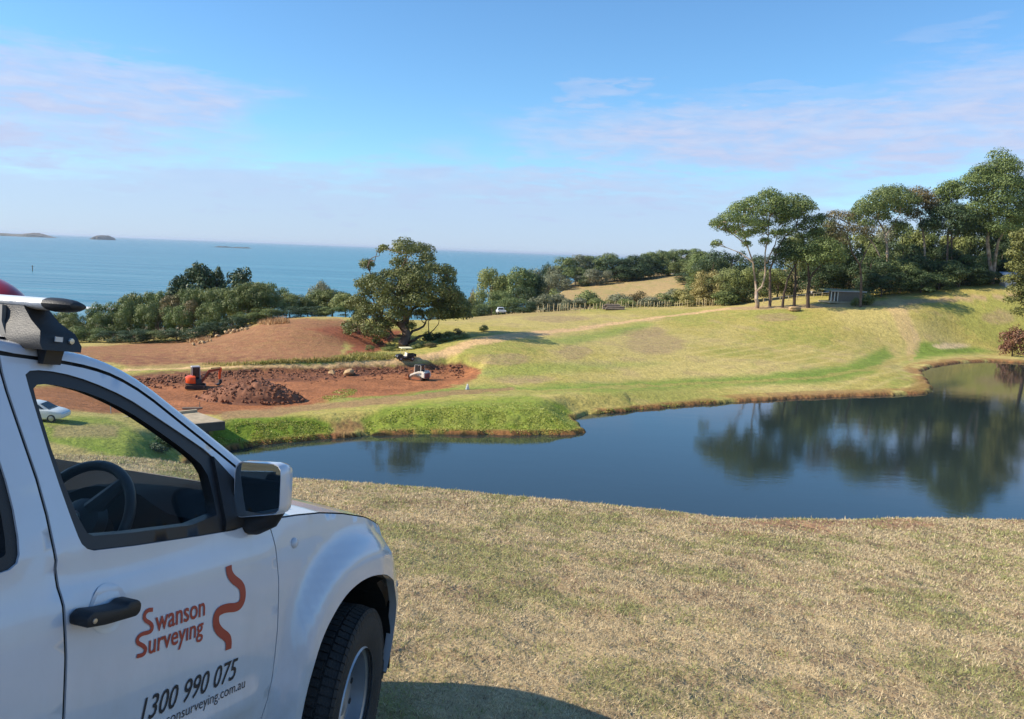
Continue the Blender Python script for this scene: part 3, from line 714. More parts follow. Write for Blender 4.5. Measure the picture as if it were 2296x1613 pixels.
tree_px('eucalyptus_tree', 'tallest gum of the wood with a high heavy crown and pale forked trunks', (2070, 1030), 203,
  [([(2070,1040),(2040,680),(2060,560),(2050,400),(2080,250)], .55, .1), ([(2080,900),(2110,680),(2200,540),(2260,450)], .45, .1)],
  [(2150,120,85),(2080,160,85),(2200,160,95),(1990,200,80),(1930,250,80),(2050,270,100),(2170,280,105),(2240,250,75),(1900,325,75),(2000,350,80),(2120,390,105),(2230,380,95),(2070,470,80),(2180,490,95),(2260,500,85),(2330,300,90),(2340,430,90),(2000,560,80),(2120,590,85),(2230,600,90),(1950,440,70)], trF, L_euc, B_pale, leaf=.37, dens=.30, fill=2, seed=14, group=R_GROUP)
tree_px('eucalyptus_tree', 'wide full-crowned gum filling the gap below the tallest gum', (1750, 1040), 203,
  [([(1750,1050),(1755,640),(1780,520)], .36, .1), ([(1752,700),(1850,600),(1930,540)], .2, .06)], [(1700,490,85),(1790,475,95),(1880,510,85),(1960,520,85),(1650,560,75),(1800,580,90),(1900,600,85),(2000,600,70)], trF, L_dark, B_grey, leaf=.37, dens=.32, fill=2, seed=15, group=R_GROUP)
tree_px('weeping_tree', 'yellow-green drooping tree at the edge of the pond slope', (2330, 1390), 166,
  [([(2330,1400),(2330,1100),(2320,800),(2330,600)], .45, .1)], [(2270,700,65),(2225,770,60),(2250,860,75),(2290,930,75),(2205,940,50),(2255,1020,75),(2290,1090,55),(2195,1095,45),(2270,1180,50),(2280,1010,60),(2240,640,50),(2350,800,110),(2380,950,110),(2370,650,110),(2360,1100,90)], trF, L_weep, B_dark, leaf=.38, dens=.36, seed=16)

# ---- tree and bush patterns that are copied (unit: height 1, crown radius about .5)
def proto_tree(kind, seed, leaf, dens):
    rng = np.random.default_rng(seed); C = []; limbs = []
    if kind == 'round':
        n = 15
        for i in range(n):
            a = rng.uniform(0, 2*pi); t = (i+.5)/n; z = .36+.50*t; rr = .42*sqrt(max(.05, 1-((z-.52)/.46)**2))*rng.uniform(.55, 1)
            s = rng.uniform(.13, .2); C.append((rr*cos(a), rr*sin(a), z, s*1.15, s*1.15, s*.85))
        C.append((0, 0, .86, .17, .17, .12))
    elif kind == 'low':
        n = 18
        for i in range(n):
            a = rng.uniform(0, 2*pi); t = (i+.5)/n; z = .12+.72*t; rr = .44*sqrt(max(.05, 1-((z-.40)/.62)**2))*rng.uniform(.6, 1)
            s = rng.uniform(.13, .19); C.append((rr*cos(a), rr*sin(a), z, s*1.15, s*1.15, s*.9))
    elif kind == 'bush':
        n = 12
        for i in range(n):
            a = rng.uniform(0, 2*pi); rr = rng.uniform(.1, .38); z = .12+.62*rng.random()*(1-rr); s = rng.uniform(.15, .24); C.append((rr*cos(a), rr*sin(a), z, s, s, s*.95))
        C.append((0, 0, .62, .24, .24, .26))
    elif kind == 'pine':
        n = 34
        for i in range(n):
            a = i*2.4+rng.uniform(-.4, .4); t = (i+.5)/n; z = .18+.74*t; rr = (.46*(1-t)**.55+.02)*rng.uniform(.7, 1); s = rng.uniform(.07, .11)
            C.append((rr*cos(a), rr*sin(a), z, s, s, s*1.35))
    h = max(c[2] for c in C)*.9
    limbs.append(([(0, 0, -.06), (.01, 0, .2), (rng.normal()*.02, rng.normal()*.02, .45), (0, 0, h)], .024, .006))
    for c in C[::2]:
        limbs.append((limb_path((0, 0, max(.08, c[2]*.5)), (c[0], c[1], c[2]), rng, 3), .009, .003))
    return make_tree_mesh(C, limbs, leaf, dens, rng, kind, shell=(.45, 1.1))
PR = {'round': [proto_tree('round', 100+i, .037, .36) for i in range(5)], 'low': [proto_tree('low', 200+i, .034, .34) for i in range(5)],
      'bush': [proto_tree('bush', 300+i, .055, .38) for i in range(4)], 'pine': [proto_tree('pine', 400+i, .036, .42) for i in range(2)]}
_pr = random.Random(5)
def place(kind, name, label, px, top, Y, wpx, lm, bm_, group, base=None, cat='tree', z=None):
    """copy of a pattern standing on the land at picture column px, distance Y, its top at row top, wpx wide"""
    q = at(px, top, Y); g = gz(q[0], q[1]) if z is None else z
    h = max(.8, q[2]-g); w = wpx*Y/FPX
    cr, tr_ = _pr.choice(PR[kind])
    return tree_obj(name, cr, tr_, lm, bm_, (q[0], q[1], g), _pr.uniform(0, 6.28), (w, w*_pr.uniform(.9, 1.1), h/.98), label, cat, group)
# coastal grove
GR = 'trees of the dark coastal belt'
CL = lambda m: {L_lit: 'olive-topped coastal tree in the thick belt behind the dug field', L_brown: 'brownish thin-leaved coastal tree in the thick belt behind the dug field', L_euc: 'grey-green coastal tree in the thick belt behind the dug field', L_dark: 'dark-leaved tree along the foot of the coastal belt'}.get(m, 'fresh green coastal tree in the thick belt behind the dug field')
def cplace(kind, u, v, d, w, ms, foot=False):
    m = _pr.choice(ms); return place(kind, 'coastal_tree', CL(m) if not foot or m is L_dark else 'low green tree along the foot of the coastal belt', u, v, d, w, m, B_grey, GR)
for x, y, r in [(500,970,100),(560,960,90),(640,1000,80),(720,930,70),(900,870,80),(840,965,90),(980,960,85),(1080,840,90),(1180,800,85),(1290,790,75),(1400,790,85),(1130,930,90),(1250,900,90),(1380,880,85),(1520,820,90),(1600,770,85),(1700,760,80),(1830,760,85),(1900,770,85),(1560,900,90),(1680,860,85),(1820,870,90),(2060,760,85),(2160,715,90),(2260,715,85),(430,985,80),(350,980,80)]:
    u, v = trL(x, y); base_y = np.interp(u, [0, 300, 430, 500, 560, 620, 800], [778, 772, 766, 748, 732, 720, 722])
    Yd = np.clip(150+(base_y-v-60)*.22+_pr.uniform(-3, 3), 143, 176)
    cplace('low' if y > 840 else 'round', u, v-8, Yd, r*.2566*2.9, [L_grove, L_grove, L_euc, L_lit, L_brown] if y < 900 else [L_grove, L_euc, L_grove])
for x, y, r in [(1420,120,90),(1500,125,90),(1340,150,85),(1580,180,75),(1660,190,70),(1760,165,80),(1840,160,85),(1910,180,75),(1960,200,70),(1700,220,70),(2010,250,60)]:
    u, v = trG(x, y)
    cplace('round', u, v-6, _pr.uniform(158, 172), r*.4059*2.2, [L_grove, L_euc, L_grove, L_lit])
# low front edge of the belt
for u, v, w in [(150,735,40),(200,740,40),(255,745,40),(300,742,44),(345,745,36),(395,740,36),(440,735,40),(480,725,36),(520,712,36),(560,702,36),(600,694,40),(650,690,44),(700,690,40),(745,690,36)]:
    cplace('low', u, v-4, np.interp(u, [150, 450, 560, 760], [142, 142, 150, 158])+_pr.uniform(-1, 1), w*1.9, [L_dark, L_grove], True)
for x, y, w, l in [(1740,545,118,'largest dark pine standing above the coastal belt'),(1560,650,70,'lower dark pine on the seaward shoulder of the large pine'),(2100,585,84,'broad dark pine beside the large pine above the coastal belt'),(1900,575,50,'narrow dark pine between the large pine and the broad pine')]:
    u, v = trL(x, y); place('pine', 'pine_tree', l, u, v-3, 184+_pr.uniform(-2, 2), w*1.5, L_dark, B_dark, 'pines behind the coastal belt')
place('round', 'coastal_tree', 'lone greyish round tree on the cliff top before the sea', 720, 629, 270, 52, L_grey, B_grey, None)
# middle cluster beyond the lone tree
MG = 'trees between the lone gum and the fence'
lab2 = 'round green tree in the clump behind the white ute'
for x, y, w, d, m in [(330,285,230,235,L_lit),(530,275,220,230,L_euc),(420,350,150,240,L_dark),(650,330,170,232,L_dark),(600,430,180,222,L_dark),(300,470,170,212,L_grove),(420,470,190,215,L_euc),(500,520,190,208,L_euc),(330,560,170,203,L_euc),(590,560,150,204,L_dark),(130,520,130,205,L_grove),(50,590,130,200,L_dark),(20,470,140,210,L_grove),(200,590,120,200,L_grove),(-60,560,140,200,L_dark),(-120,600,140,196,L_dark),(250,610,90,198,L_dark)]:
    u, v = trD(x, y); place('low' if y > 400 else 'round', 'rounded_tree', {L_dark: 'dark round tree in the clump behind the white tray ute', L_lit: 'light olive round tree topping the clump behind the white tray ute', L_euc: 'grey-green round tree in the clump behind the white tray ute'}.get(m, 'fresh green round tree in the clump behind the white tray ute'), u, v, d, w*.2709*1.4, m, B_grey, MG)
place('bush', 'cliff_shrub', 'small brown shrub on the far clifftop meadow', *trD(170, 425), 345, 24, L_brown, B_dark, None, cat='shrub')
# far hill
FG = 'trees of the far hill belt'
for x, y, w, m, k, d in [(700,285,130,L_grey,'round',420),(790,245,110,L_dark,'round',430),(880,265,130,L_grey,'round',425),(960,195,170,L_grove,'round',430),(1060,175,170,L_grey,'round',435),(1150,185,150,L_euc,'round',435),(1020,270,170,L_euc,'low',420),(1130,290,180,L_grey,'low',420),(900,330,180,L_grey,'low',410),(1240,300,130,L_grey,'low',418),(800,350,150,L_grey,'low',405),(720,390,130,L_dark,'low',400),
    (1280,160,180,L_euc,'round',440),(1350,190,200,L_dark,'low',432),(1440,185,180,L_dark,'low',436),(1530,165,180,L_dark,'low',440),(1390,260,200,L_dark,'low',428),(1500,255,200,L_dark,'low',430),(1590,230,160,L_dark,'low',434),(1640,150,150,L_euc,'round',450),(1720,138,150,L_euc,'round',455),(1800,148,160,L_euc,'round',455),(1900,130,160,L_grove,'round',460),(1990,125,150,L_euc,'round',460),(2080,148,150,L_euc,'round',450),(1700,215,150,L_dark,'low',445),(1790,225,160,L_euc,'low',445),(1880,230,150,L_grove,'low',440),(1960,210,160,L_euc,'low',440),(2050,215,160,L_grove,'low',430),(2130,180,160,L_euc,'low',420),(2000,300,190,L_dark,'low',380),(2090,320,190,L_euc,'low',360),(2180,240,190,L_brown,'low',370),(1950,350,130,L_grove,'low',380),(2250,215,170,L_brown,'low',350),(2320,230,180,L_euc,'low',340),(2400,260,180,L_euc,'low',330)]:
    u, v = trD(x, y); place(k, 'hill_tree', {L_grey: 'greyish-green tree along the crest of the dry far hill', L_dark: 'dark green cypress-like tree on the crest of the dry far hill'}.get(m, 'mid-green rounded tree in the belt above the dry far hill'), u, v, d, w*.2709*1.5, m, B_grey, FG)
# scrub behind the stake fence
SG = 'scrub bushes behind the stake fence'
for x, y, w, m, d in [(840,430,110,L_lit,225),(770,480,170,L_grey,212),(880,480,180,L_grey,214),(950,530,130,L_grey,208),(1120,450,190,L_lit,214),(1060,520,150,L_grey,208),(1190,520,150,L_lit,208),(1300,540,100,L_yel,208),(1390,480,150,L_grey,213),(1430,530,140,L_lit,207),(1560,460,130,L_brown,216),(1640,510,170,L_grey,210),(1740,480,190,L_lit,214),(1830,440,150,L_grey,220),(1900,440,190,L_yel,216),(1990,430,190,L_lit,218),(1950,490,140,L_yel,207),(2100,400,220,L_yel,214),(2200,380,200,L_yel,216),(2260,460,180,L_grove,206),(2330,420,200,L_yel,212)]:
    u, v = trD(x, y); place('bush', 'scrub_bush', {L_grey: 'grey-green scrub bush behind the stake fence', L_lit: 'olive-green scrub bush behind the stake fence', L_yel: 'yellowish willow-like scrub bush behind the stake fence', L_brown: 'purplish-brown scrub bush behind the stake fence'}.get(m, 'leafy green scrub bush behind the stake fence'), u, v, d, w*.2709*1.5, m, B_dark, SG, cat='bush')
# thicket behind the ridge trees and along the rise
TG = 'thicket along the ridge'
for x, y, w, m, d in [(60,880,160,L_yel,190),(170,870,170,L_lit,188),(300,850,170,L_lit,190),(400,880,150,L_grove,188),(560,860,170,L_lit,190),(660,840,160,L_dark,192),(860,820,190,L_dark,186),(960,830,180,L_dark,188),(100,740,170,L_dark,230),(230,730,190,L_dark,235),(20,760,160,L_euc,240),(480,760,170,L_dark,225),(820,650,160,L_dark,210),(900,480,110,L_euc,205),(960,560,120,L_brown,206),(1080,760,150,L_dark,195),(1060,880,140,L_dark,190)]:
    u, v = trF(x, y); d += 22; place('low', 'thicket_tree', {L_yel: 'yellow-green bushy tree behind the ridge gums', L_lit: 'olive bushy tree behind the ridge gums', L_brown: 'thin brownish tree behind the ridge gums'}.get(m, 'dark bushy tree behind the ridge gums and shed'), u, v, d, w*.3157*1.5, m, B_grey, TG)
for x, y, w, m, d in [(1220,760,210,L_dark,176),(1330,700,200,L_euc,186),(1450,670,200,L_dark,188),(1300,860,190,L_dark,172),(1440,800,210,L_euc,176),(1560,760,200,L_dark,182),(1580,870,190,L_dark,174),(1680,690,190,L_dark,190),(1720,800,200,L_euc,180),(1700,930,140,L_dark,176),(1830,720,200,L_dark,188),(1850,830,210,L_dark,178),(1960,760,200,L_euc,186),(1990,880,180,L_dark,180),(2080,780,200,L_dark,188),(2080,900,150,L_dark,181),(2150,710,170,L_dark,190),(2210,780,170,L_euc,188),(2290,800,190,L_dark,190),(2120,640,160,L_dark,196),(1560,640,160,L_dark,198),(2000,650,180,L_dark,198)]:
    u, v = trF(x, y); d += 22; place('low', 'thicket_tree', 'dense dark green bushy tree filling the foot of the wood on the rise' if m is L_dark else 'lighter grey-green bushy tree at the foot of the wood on the rise', u, v, d, w*.3157*1.5, m, B_grey, 'bushy trees of the wood on the rise')
for x, y, w, d, l in [(1185,1030,130,186,'low grey-green bush against the end wall of the shed'),(1105,1068,90,185,'small round bush in front of the shed wall'),(1640,960,120,196,'light green young bush in front of the dark wood')]:
    u, v = trF(x, y); place('bush', 'garden_bush', l, u, v, d, w*.3157, L_grove, B_dark, None, cat='bush')
u, v = trF(2240, 1250); place('bush', 'red_shrub', 'reddish-brown shrub below the drooping tree by the pond', u, v, 167, 60, L_red, B_dark, None, cat='shrub')
# undergrowth round the lone tree
UG = 'undergrowth round the lone gum'
for x, y, w, m, d in [(1200,950,180,L_dark,134),(1300,960,150,L_dark,134),(1400,950,170,L_grove,133),(1480,920,130,L_brown,134),(1550,985,160,L_lit,131),(1240,1050,190,L_grove,128),(1360,1050,170,L_grove,129),(1120,1070,160,L_lit,128),(1060,1100,120,L_lit,126),(1460,1040,140,L_lit,130),(1220,1120,150,L_brown,124)]:
    u, v = trA(x, y); place('bush', 'undergrowth_bush', 'low green bush in the undergrowth beside the big lone gum', u, v, d, w*.2281*1.2, m, B_dark, UG, cat='bush')
for x, y, w, d, m, l in [(815,1105,150,125,L_lit,'rounded light green bush in front of the big lone gum'),(620,1095,80,122,L_grove,'slender sapling with a small crown near the buggy'),(1745,890,95,142,L_lit,'small lone round bush on the dry grass above the track')]:
    u, v = trA(x, y); place('low' if x == 620 else 'bush', 'young_bush', l, u, v, d, w*.2281*1.2, m, B_dark, None, cat='bush')
u, v = 372, 975
place('bush', 'waterside_bush', 'dark green bush at the mouth of the inlet by the concrete crossing', 362, 968, 60, 62, L_dark, B_dark, None, cat='bush')

for x, y, w, m, d in [(1000,600,150,L_euc,214),(1180,610,160,L_lit,216),(1430,540,150,L_euc,220),(1640,500,150,L_dark,222),(1860,410,150,L_euc,222),(1500,590,150,L_lit,218),(1920,620,170,L_euc,219),(1650,620,160,L_euc,218),(2260,560,210,L_dark,218),(1320,560,120,L_grey,220),(1260,650,150,L_euc,214),(1800,640,150,L_lit,217),(2120,560,150,L_dark,220),(700,620,140,L_lit,212),(860,560,120,L_euc,214),(2310,420,200,L_euc,222)]:
    u, v = trF(x, y); place('round', 'wood_tree', {L_lit: 'olive-crowned gum standing back among the trees on the rise', L_dark: 'dark-crowned gum standing back among the trees on the rise', L_grey: 'grey-leaved gum standing back among the trees on the rise'}.get(m, 'green-crowned gum standing back among the trees on the rise'), u, v, d, w*.3157*1.5, m, B_grey, 'gums set back in the wood on the rise')

# ================================================================ THE WHITE UTE
def paint_mat():
    m = mat('white_paint', (.64, .67, .72), .25, var=.03, scale=1.5, spec=.5, coat=.9); nt = m.node_tree; N = nt.nodes; L = nt.links; b = N['Principled BSDF']
    # road dust: thickest on the sills and behind the wheels, in smears
    tc = N.new('ShaderNodeTexCoord'); sp = N.new('ShaderNodeSeparateXYZ'); L.new(tc.outputs['Object'], sp.inputs[0])
    n = N.new('ShaderNodeTexNoise'); n.inputs['Scale'].default_value = 4.0; n.inputs['Detail'].default_value = 8; n.inputs['Roughness'].default_value = .7; mp = N.new('ShaderNodeMapping'); mp.inputs['Scale'].default_value = (1.4, 1, .6); L.new(tc.outputs['Object'], mp.inputs[0]); L.new(mp.outputs[0], n.inputs[0])
    a = N.new('ShaderNodeMapRange'); L.new(sp.outputs[2], a.inputs[0]); a.inputs[1].default_value = 1.0; a.inputs[2].default_value = .45; a.inputs[3].default_value = .10; a.inputs[4].default_value = .55
    k = N.new('ShaderNodeMapRange'); L.new(n.outputs[0], k.inputs[0]); k.inputs[1].default_value = .42; k.inputs[2].default_value = .72
    mu = N.new('ShaderNodeMath'); mu.operation = 'MULTIPLY'; L.new(a.outputs[0], mu.inputs[0]); L.new(k.outputs[0], mu.inputs[1])
    src = b.inputs['Base Color'].links[0].from_socket; mx = N.new('ShaderNodeMix'); mx.data_type = 'RGBA'; L.new(mu.outputs[0], mx.inputs[0]); L.new(src, mx.inputs[6]); mx.inputs[7].default_value = (.36, .30, .23, 1); L.new(mx.outputs[2], b.inputs['Base Color'])
    cw = N.new('ShaderNodeMapRange'); L.new(mu.outputs[0], cw.inputs[0]); cw.inputs[2].default_value = .5; cw.inputs[3].default_value = .95; cw.inputs[4].default_value = .2; L.new(cw.outputs[0], b.inputs['Coat Weight'])
    return m
M_white = paint_mat()
M_blackp = mat('black_plastic', (.018, .019, .021), .55, var=.15, scale=20, bump=.15, bscale=300)
M_greyp = mat('grey_plastic', (.020, .021, .024), .5, var=.15, scale=14)
M_int = mat('cabin_trim', (.010, .010, .011), .85, spec=.12, var=.2, scale=9)
M_wheel = mat('steering_leather', (.030, .030, .033), .5, var=.2, scale=20)
M_rubber = mat('tyre_rubber', (.022, .021, .021), .85, var=.25, scale=12, bump=.3, bscale=120, col2=(.045, .042, .038))
M_steel = mat('silver_wheel', (.42, .43, .45), .42, .75, var=.1, scale=10)
M_alu = mat('alloy_bar', (.80, .80, .79), .38, .25, var=.06, scale=30)
M_foot = mat('tan_grey_plastic', (.16, .15, .13), .5, var=.2, scale=14)  # tan-grey, lighter than the black plastic of the foot
M_red = mat('red_gelcoat', (.42, .022, .035), .35, var=.1, scale=3, coat=.3)
M_dred = mat('red_vinyl', (.42, .055, .035), .45, var=.06, scale=10)
M_ink = mat('black_vinyl', (.02, .025, .035), .45, var=.1, scale=10)
M_lens = mat('clear_lens', (.62, .63, .65), .12, var=.05, scale=30, spec=.8)
M_chrome = mat('mirror_glass', (.86, .87, .88), .015, 1.0, var=.01)
M_bolt = mat('zinc_bolt', (.55, .55, .54), .35, .9)
def glass_mat(name, tint, refl=1.0):
    """thin pane: light passes straight, the surface mirrors by Fresnel"""
    m = bpy.data.materials.new(name); m.use_nodes = True; N = m.node_tree.nodes; L = m.node_tree.links
    N.remove(N['Principled BSDF'])
    t = N.new('ShaderNodeBsdfTransparent'); t.inputs[0].default_value = (*tint, 1); g = N.new('ShaderNodeBsdfGlossy'); g.inputs['Roughness'].default_value = .01
    fr = N.new('ShaderNodeFresnel'); gb = N.new('ShaderNodeNewGeometry'); im = N.new('ShaderNodeMapRange'); L.new(gb.outputs['Backfacing'], im.inputs[0]); im.inputs[3].default_value = 1.45; im.inputs[4].default_value = 1/1.45; L.new(im.outputs[0], fr.inputs[0]); k = N.new('ShaderNodeMath'); k.operation = 'MULTIPLY'; k.inputs[1].default_value = refl; L.new(fr.outputs[0], k.inputs[0])
    n = N.new('ShaderNodeTexNoise'); n.inputs['Scale'].default_value = 3; r = N.new('ShaderNodeMapRange'); L.new(n.outputs[0], r.inputs[0]); r.inputs[3].default_value = .004; r.inputs[4].default_value = .03; L.new(r.outputs[0], g.inputs['Roughness'])
    x = N.new('ShaderNodeMixShader'); L.new(k.outputs[0], x.inputs[0]); L.new(t.outputs[0], x.inputs[1]); L.new(g.outputs[0], x.inputs[2]); L.new(x.outputs[0], N['Material Output'].inputs[0])
    return m
M_glass = glass_mat('window_glass', (.92, .95, .93), .26); M_glass_dark = glass_mat('tinted_glass', (.25, .28, .28))

HWT = [(0.0, .80), (.3, .86), (.5, .885), (.7, .895), (.85, .895), (1.0, .885), (1.12, .865), (1.2, .84), (1.7, .655), (2.2, .45)]
_hz = np.linspace(0, 2.2, 221); _hv = np.interp(_hz, [a for a, b in HWT], [b for a, b in HWT])
_kk = np.exp(-np.linspace(-2, 2, 9)**2); _kk /= _kk.sum(); _hv = np.convolve(np.pad(_hv, 4, mode='edge'), _kk, mode='valid')
def hw(z): return np.interp(z, _hz, _hv)
def smooth_poly(pts, it=2):
    """round an open polyline (Chaikin)"""
    for _ in range(it):
        q = [pts[0]]
        for a, b in zip(pts[:-1], pts[1:]):
            a = np.array(a); b = np.array(b); q += [tuple(a*.75+b*.25), tuple(a*.25+b*.75)]
        q.append(pts[-1]); pts = q
    return pts
LIP = [(-.515, .38), (-.51, .53), (-.495, .64), (-.455, .755), (-.40, .83), (-.31, .895), (-.205, .925), (-.10, .93), (.02, .912), (.14, .865), (.25, .79), (.33, .70), (.362, .60), (.368, .48), (.362, .38)]
LIP = smooth_poly(LIP, 2)
_lipc = LIP+[(-.08, .38)]
def taper(x, z):
    t = np.interp(x, [-.02, .15, .3, .36, .45, .56, .66, .74, .80, .84], [0, .03, .085, .105, .14, .22, .34, .50, .68, .88])
    return t*(1+np.clip(z-.72, 0, .4)*1.3)
def yside(x, z):
    """outer skin of the body, car coordinates (x forward from near the front axle, z up): half width"""
    x = np.asarray(x, float); z = np.asarray(z, float)
    d = np.maximum(sdf(x, z, _lipc), 0)
    wd = np.interp(z, [.4, .7, .95], [.10, .12, .18])
    bump = .062*sst(d, wd, wd*.45)*np.where(z > .36, 1, 0)
    crease = .014*np.exp(-((z-.66)/.035)**2)*sst(x, -2.4, -2.2)*sst(x, -.66, -.74)     # pressed rib along the doors
    belt = -.010*sst(np.abs(z-1.165), .05, .02)*sst(x, -.60, -.72)
    return np.maximum(hw(z)-taper(x, z), .004)+bump+crease+belt
def inpoly(p, poly):
    ins = False; n = len(poly); x, y = p
    for i in range(n):
        ax, ay = poly[i]; bx, by = poly[(i+1) % n]
        if (ay > y) != (by > y) and x < (bx-ax)*(y-ay)/(by-ay)+ax: ins = not ins
    return ins
def resample(poly, step, closed=True):
    out = []; n = len(poly)
    for i in range(n if closed else n-1):
        a = np.array(poly[i]); b = np.array(poly[(i+1) % n]); k = max(1, int(np.linalg.norm(b-a)/step))
        out += [tuple(a+(b-a)*j/k) for j in range(k)]
    if not closed: out.append(tuple(poly[-1]))
    return out
def shrink(poly, g):
    """move the outline inwards by g"""
    P = np.array(poly); n = len(P); ar = sum(P[i][0]*P[(i+1) % n][1]-P[(i+1) % n][0]*P[i][1] for i in range(n)); s = 1 if ar > 0 else -1
    out = []
    for i in range(n):
        a = P[i]-P[i-1]; b = P[(i+1) % n]-P[i]; a = a/(np.linalg.norm(a)+1e-9); b = b/(np.linalg.norm(b)+1e-9)
        na = np.array([-a[1], a[0]])*s; nb = np.array([-b[1], b[0]])*s; m = na+nb; l = m@m
        out.append(tuple(P[i]+(m*(2*g/l) if l > .3 else na*g)))
    return out
def panel(name, outline, m, parent, holes=(), fy=yside, step=.03, rim=.02, off=0.0, side=-1, hole_rim=.03, bstep=.02):
    """sheet with the body's curvature inside an outline (x, z); edges turned inwards"""
    ob = resample(outline, bstep); hb = [resample(h, bstep) for h in holes]
    V = list(ob); E = [(i, (i+1) % len(ob)) for i in range(len(ob))]
    for h in hb:
        b = len(V); V += h; E += [(b+i, b+(i+1) % len(h)) for i in range(len(h))]
    A = np.array(ob); x0, z0 = A.min(0); x1, z1 = A.max(0)
    gx, gzz = np.meshgrid(np.arange(x0+step*.5, x1, step), np.arange(z0+step*.5, z1, step))
    g = np.stack([gx.ravel(), gzz.ravel()], 1)
    dd = sdf(g[:, 0], g[:, 1], ob); ok = dd < -step*.45
    for h in hb: ok &= sdf(g[:, 0], g[:, 1], h) > step*.45
    V += [tuple(p) for p in g[ok]]
    r = geometry.delaunay_2d_cdt([Vector(v) for v in V], E, [], 0, 1e-6)
    P = np.array([(v[0], v[1]) for v in r[0]]); T = np.array([f for f in r[2]])
    cen = P[T].mean(1); keep = sdf(cen[:, 0], cen[:, 1], ob) < 0
    for h in hb: keep &= sdf(cen[:, 0], cen[:, 1], h) > 0
    T = T[keep]
    Y = side*(fy(P[:, 0], P[:, 1])+off)
    W = np.stack([P[:, 0], Y, P[:, 1]], 1)
    me = bpy.data.meshes.new(name); me.from_pydata([tuple(w) for w in W], [], [tuple(int(i) for i in t) for t in T])
    bm = bmesh.new(); bm.from_mesh(me)
    bmesh.ops.delete(bm, geom=[v for v in bm.verts if not v.link_faces], context='VERTS')
    bmesh.ops.recalc_face_normals(bm, faces=bm.faces)
    sgn = sum(f.normal.y*f.calc_area() for f in bm.faces)
    if sgn*side < 0: bmesh.ops.reverse_faces(bm, faces=bm.faces)
    for f in bm.faces: f.smooth = True
    if rim:
        be = [e for e in bm.edges if e.is_boundary]
        ret = bmesh.ops.extrude_edge_only(bm, edges=be)
        nv = [v for v in ret['geom'] if isinstance(v, bmesh.types.BMVert)]
        for v in nv: v.co.y -= side*rim
        for e in be: e.smooth = False
    bm.to_mesh(me); bm.free(); me.update()
    return link(name, me, m, parent)

car = empty('parked_ute', label='white dual-cab ute with red and black lettering on its front door, parked on dry grass', cat='ute')
car.matrix_world = Matrix(((ch[0], -crt[0], cup[0], CAR_O[0]), (ch[1], -crt[1], cup[1], CAR_O[1]), (ch[2], -crt[2], cup[2], CAR_O[2]), (0, 0, 0, 1)))
car.rotation_mode = 'XYZ'

GAPA = smooth_poly([(-.735, 1.345), (-.665, 1.235), (-.648, 1.198), (-.634, 1.119), (-.622, .98), (-.618, .80), (-.622, .645), (-.652, .56), (-.70, .46), (-.72, .40)], 1)
GAPB = smooth_poly([(-1.44, .40), (-1.443, .80), (-1.449, 1.029), (-1.457, 1.189), (-1.467, 1.352), (-1.501, 1.511), (-1.522, 1.612), (-1.525, 1.672)], 1)
DRIP = smooth_poly([(-1.525, 1.674), (-1.363, 1.664), (-1.265, 1.653), (-1.185, 1.633), (-1.092, 1.590), (-.97, 1.509), (-.86, 1.437), (-.735, 1.352)], 1)
DOOR = GAPB[:-1]+DRIP[:-1]+GAPA
WIN = smooth_poly([(-1.461, 1.627), (-1.443, 1.640), (-1.363, 1.637), (-1.272, 1.618), (-1.16, 1.579), (-1.072, 1.531), (-.978, 1.479), (-.869, 1.417), (-.775, 1.330), (-.742, 1.215), (-.765, 1.192), (-.833, 1.186), (-1.34, 1.211), (-1.378, 1.225), (-1.392, 1.262), (-1.425, 1.406), (-1.455, 1.58), (-1.461, 1.627)], 1)[:-1]
GLS = smooth_poly([(-1.440, 1.595), (-1.425, 1.607), (-1.355, 1.603), (-1.262, 1.583), (-1.16, 1.543), (-1.06, 1.487), (-.968, 1.430), (-.895, 1.374), (-.886, 1.30), (-.885, 1.222), (-1.33, 1.242), (-1.364, 1.258), (-1.412, 1.42), (-1.438, 1.57), (-1.440, 1.595)], 1)[:-1]
RGAP = [(-2.42, .40), (-2.42, .9), (-2.40, 1.2), (-2.36, 1.5), (-2.30, 1.672)]
RDOOR = [(x, z) for x, z in RGAP]+[(-1.9, 1.690), (-1.53, 1.674)]+[(a, b) for a, b in GAPB[::-1][1:]]
RWIN = smooth_poly([(-1.600, 1.600), (-1.62, 1.632), (-1.66, 1.640), (-2.1, 1.645), (-2.2, 1.62), (-2.26, 1.45), (-2.28, 1.30), (-2.25, 1.235), (-1.62, 1.205), (-1.56, 1.212), (-1.543, 1.245), (-1.545, 1.36), (-1.572, 1.50), (-1.600, 1.600)], 1)[:-1]
RGLS = shrink(RWIN, .028)
ZS = [(-.66, 1.200), (-.5, 1.195), (-.35, 1.185), (-.2, 1.165), (-.05, 1.135), (.08, 1.095), (.2, 1.05), (.32, .99), (.42, .93), (.52, .87), (.62, .83), (.72, .80), (.80, .78), (.835, .77)]
FEND = [p for p in GAPA if p[1] < 1.2][::-1]+[(-.644, 1.198)]+[(a, b-.002) for a, b in resample(ZS, .02, False)[1:]]+[(.835, .40), (.362, .40)]+LIP[1:-1][::-1]+[(-.513, .40)]
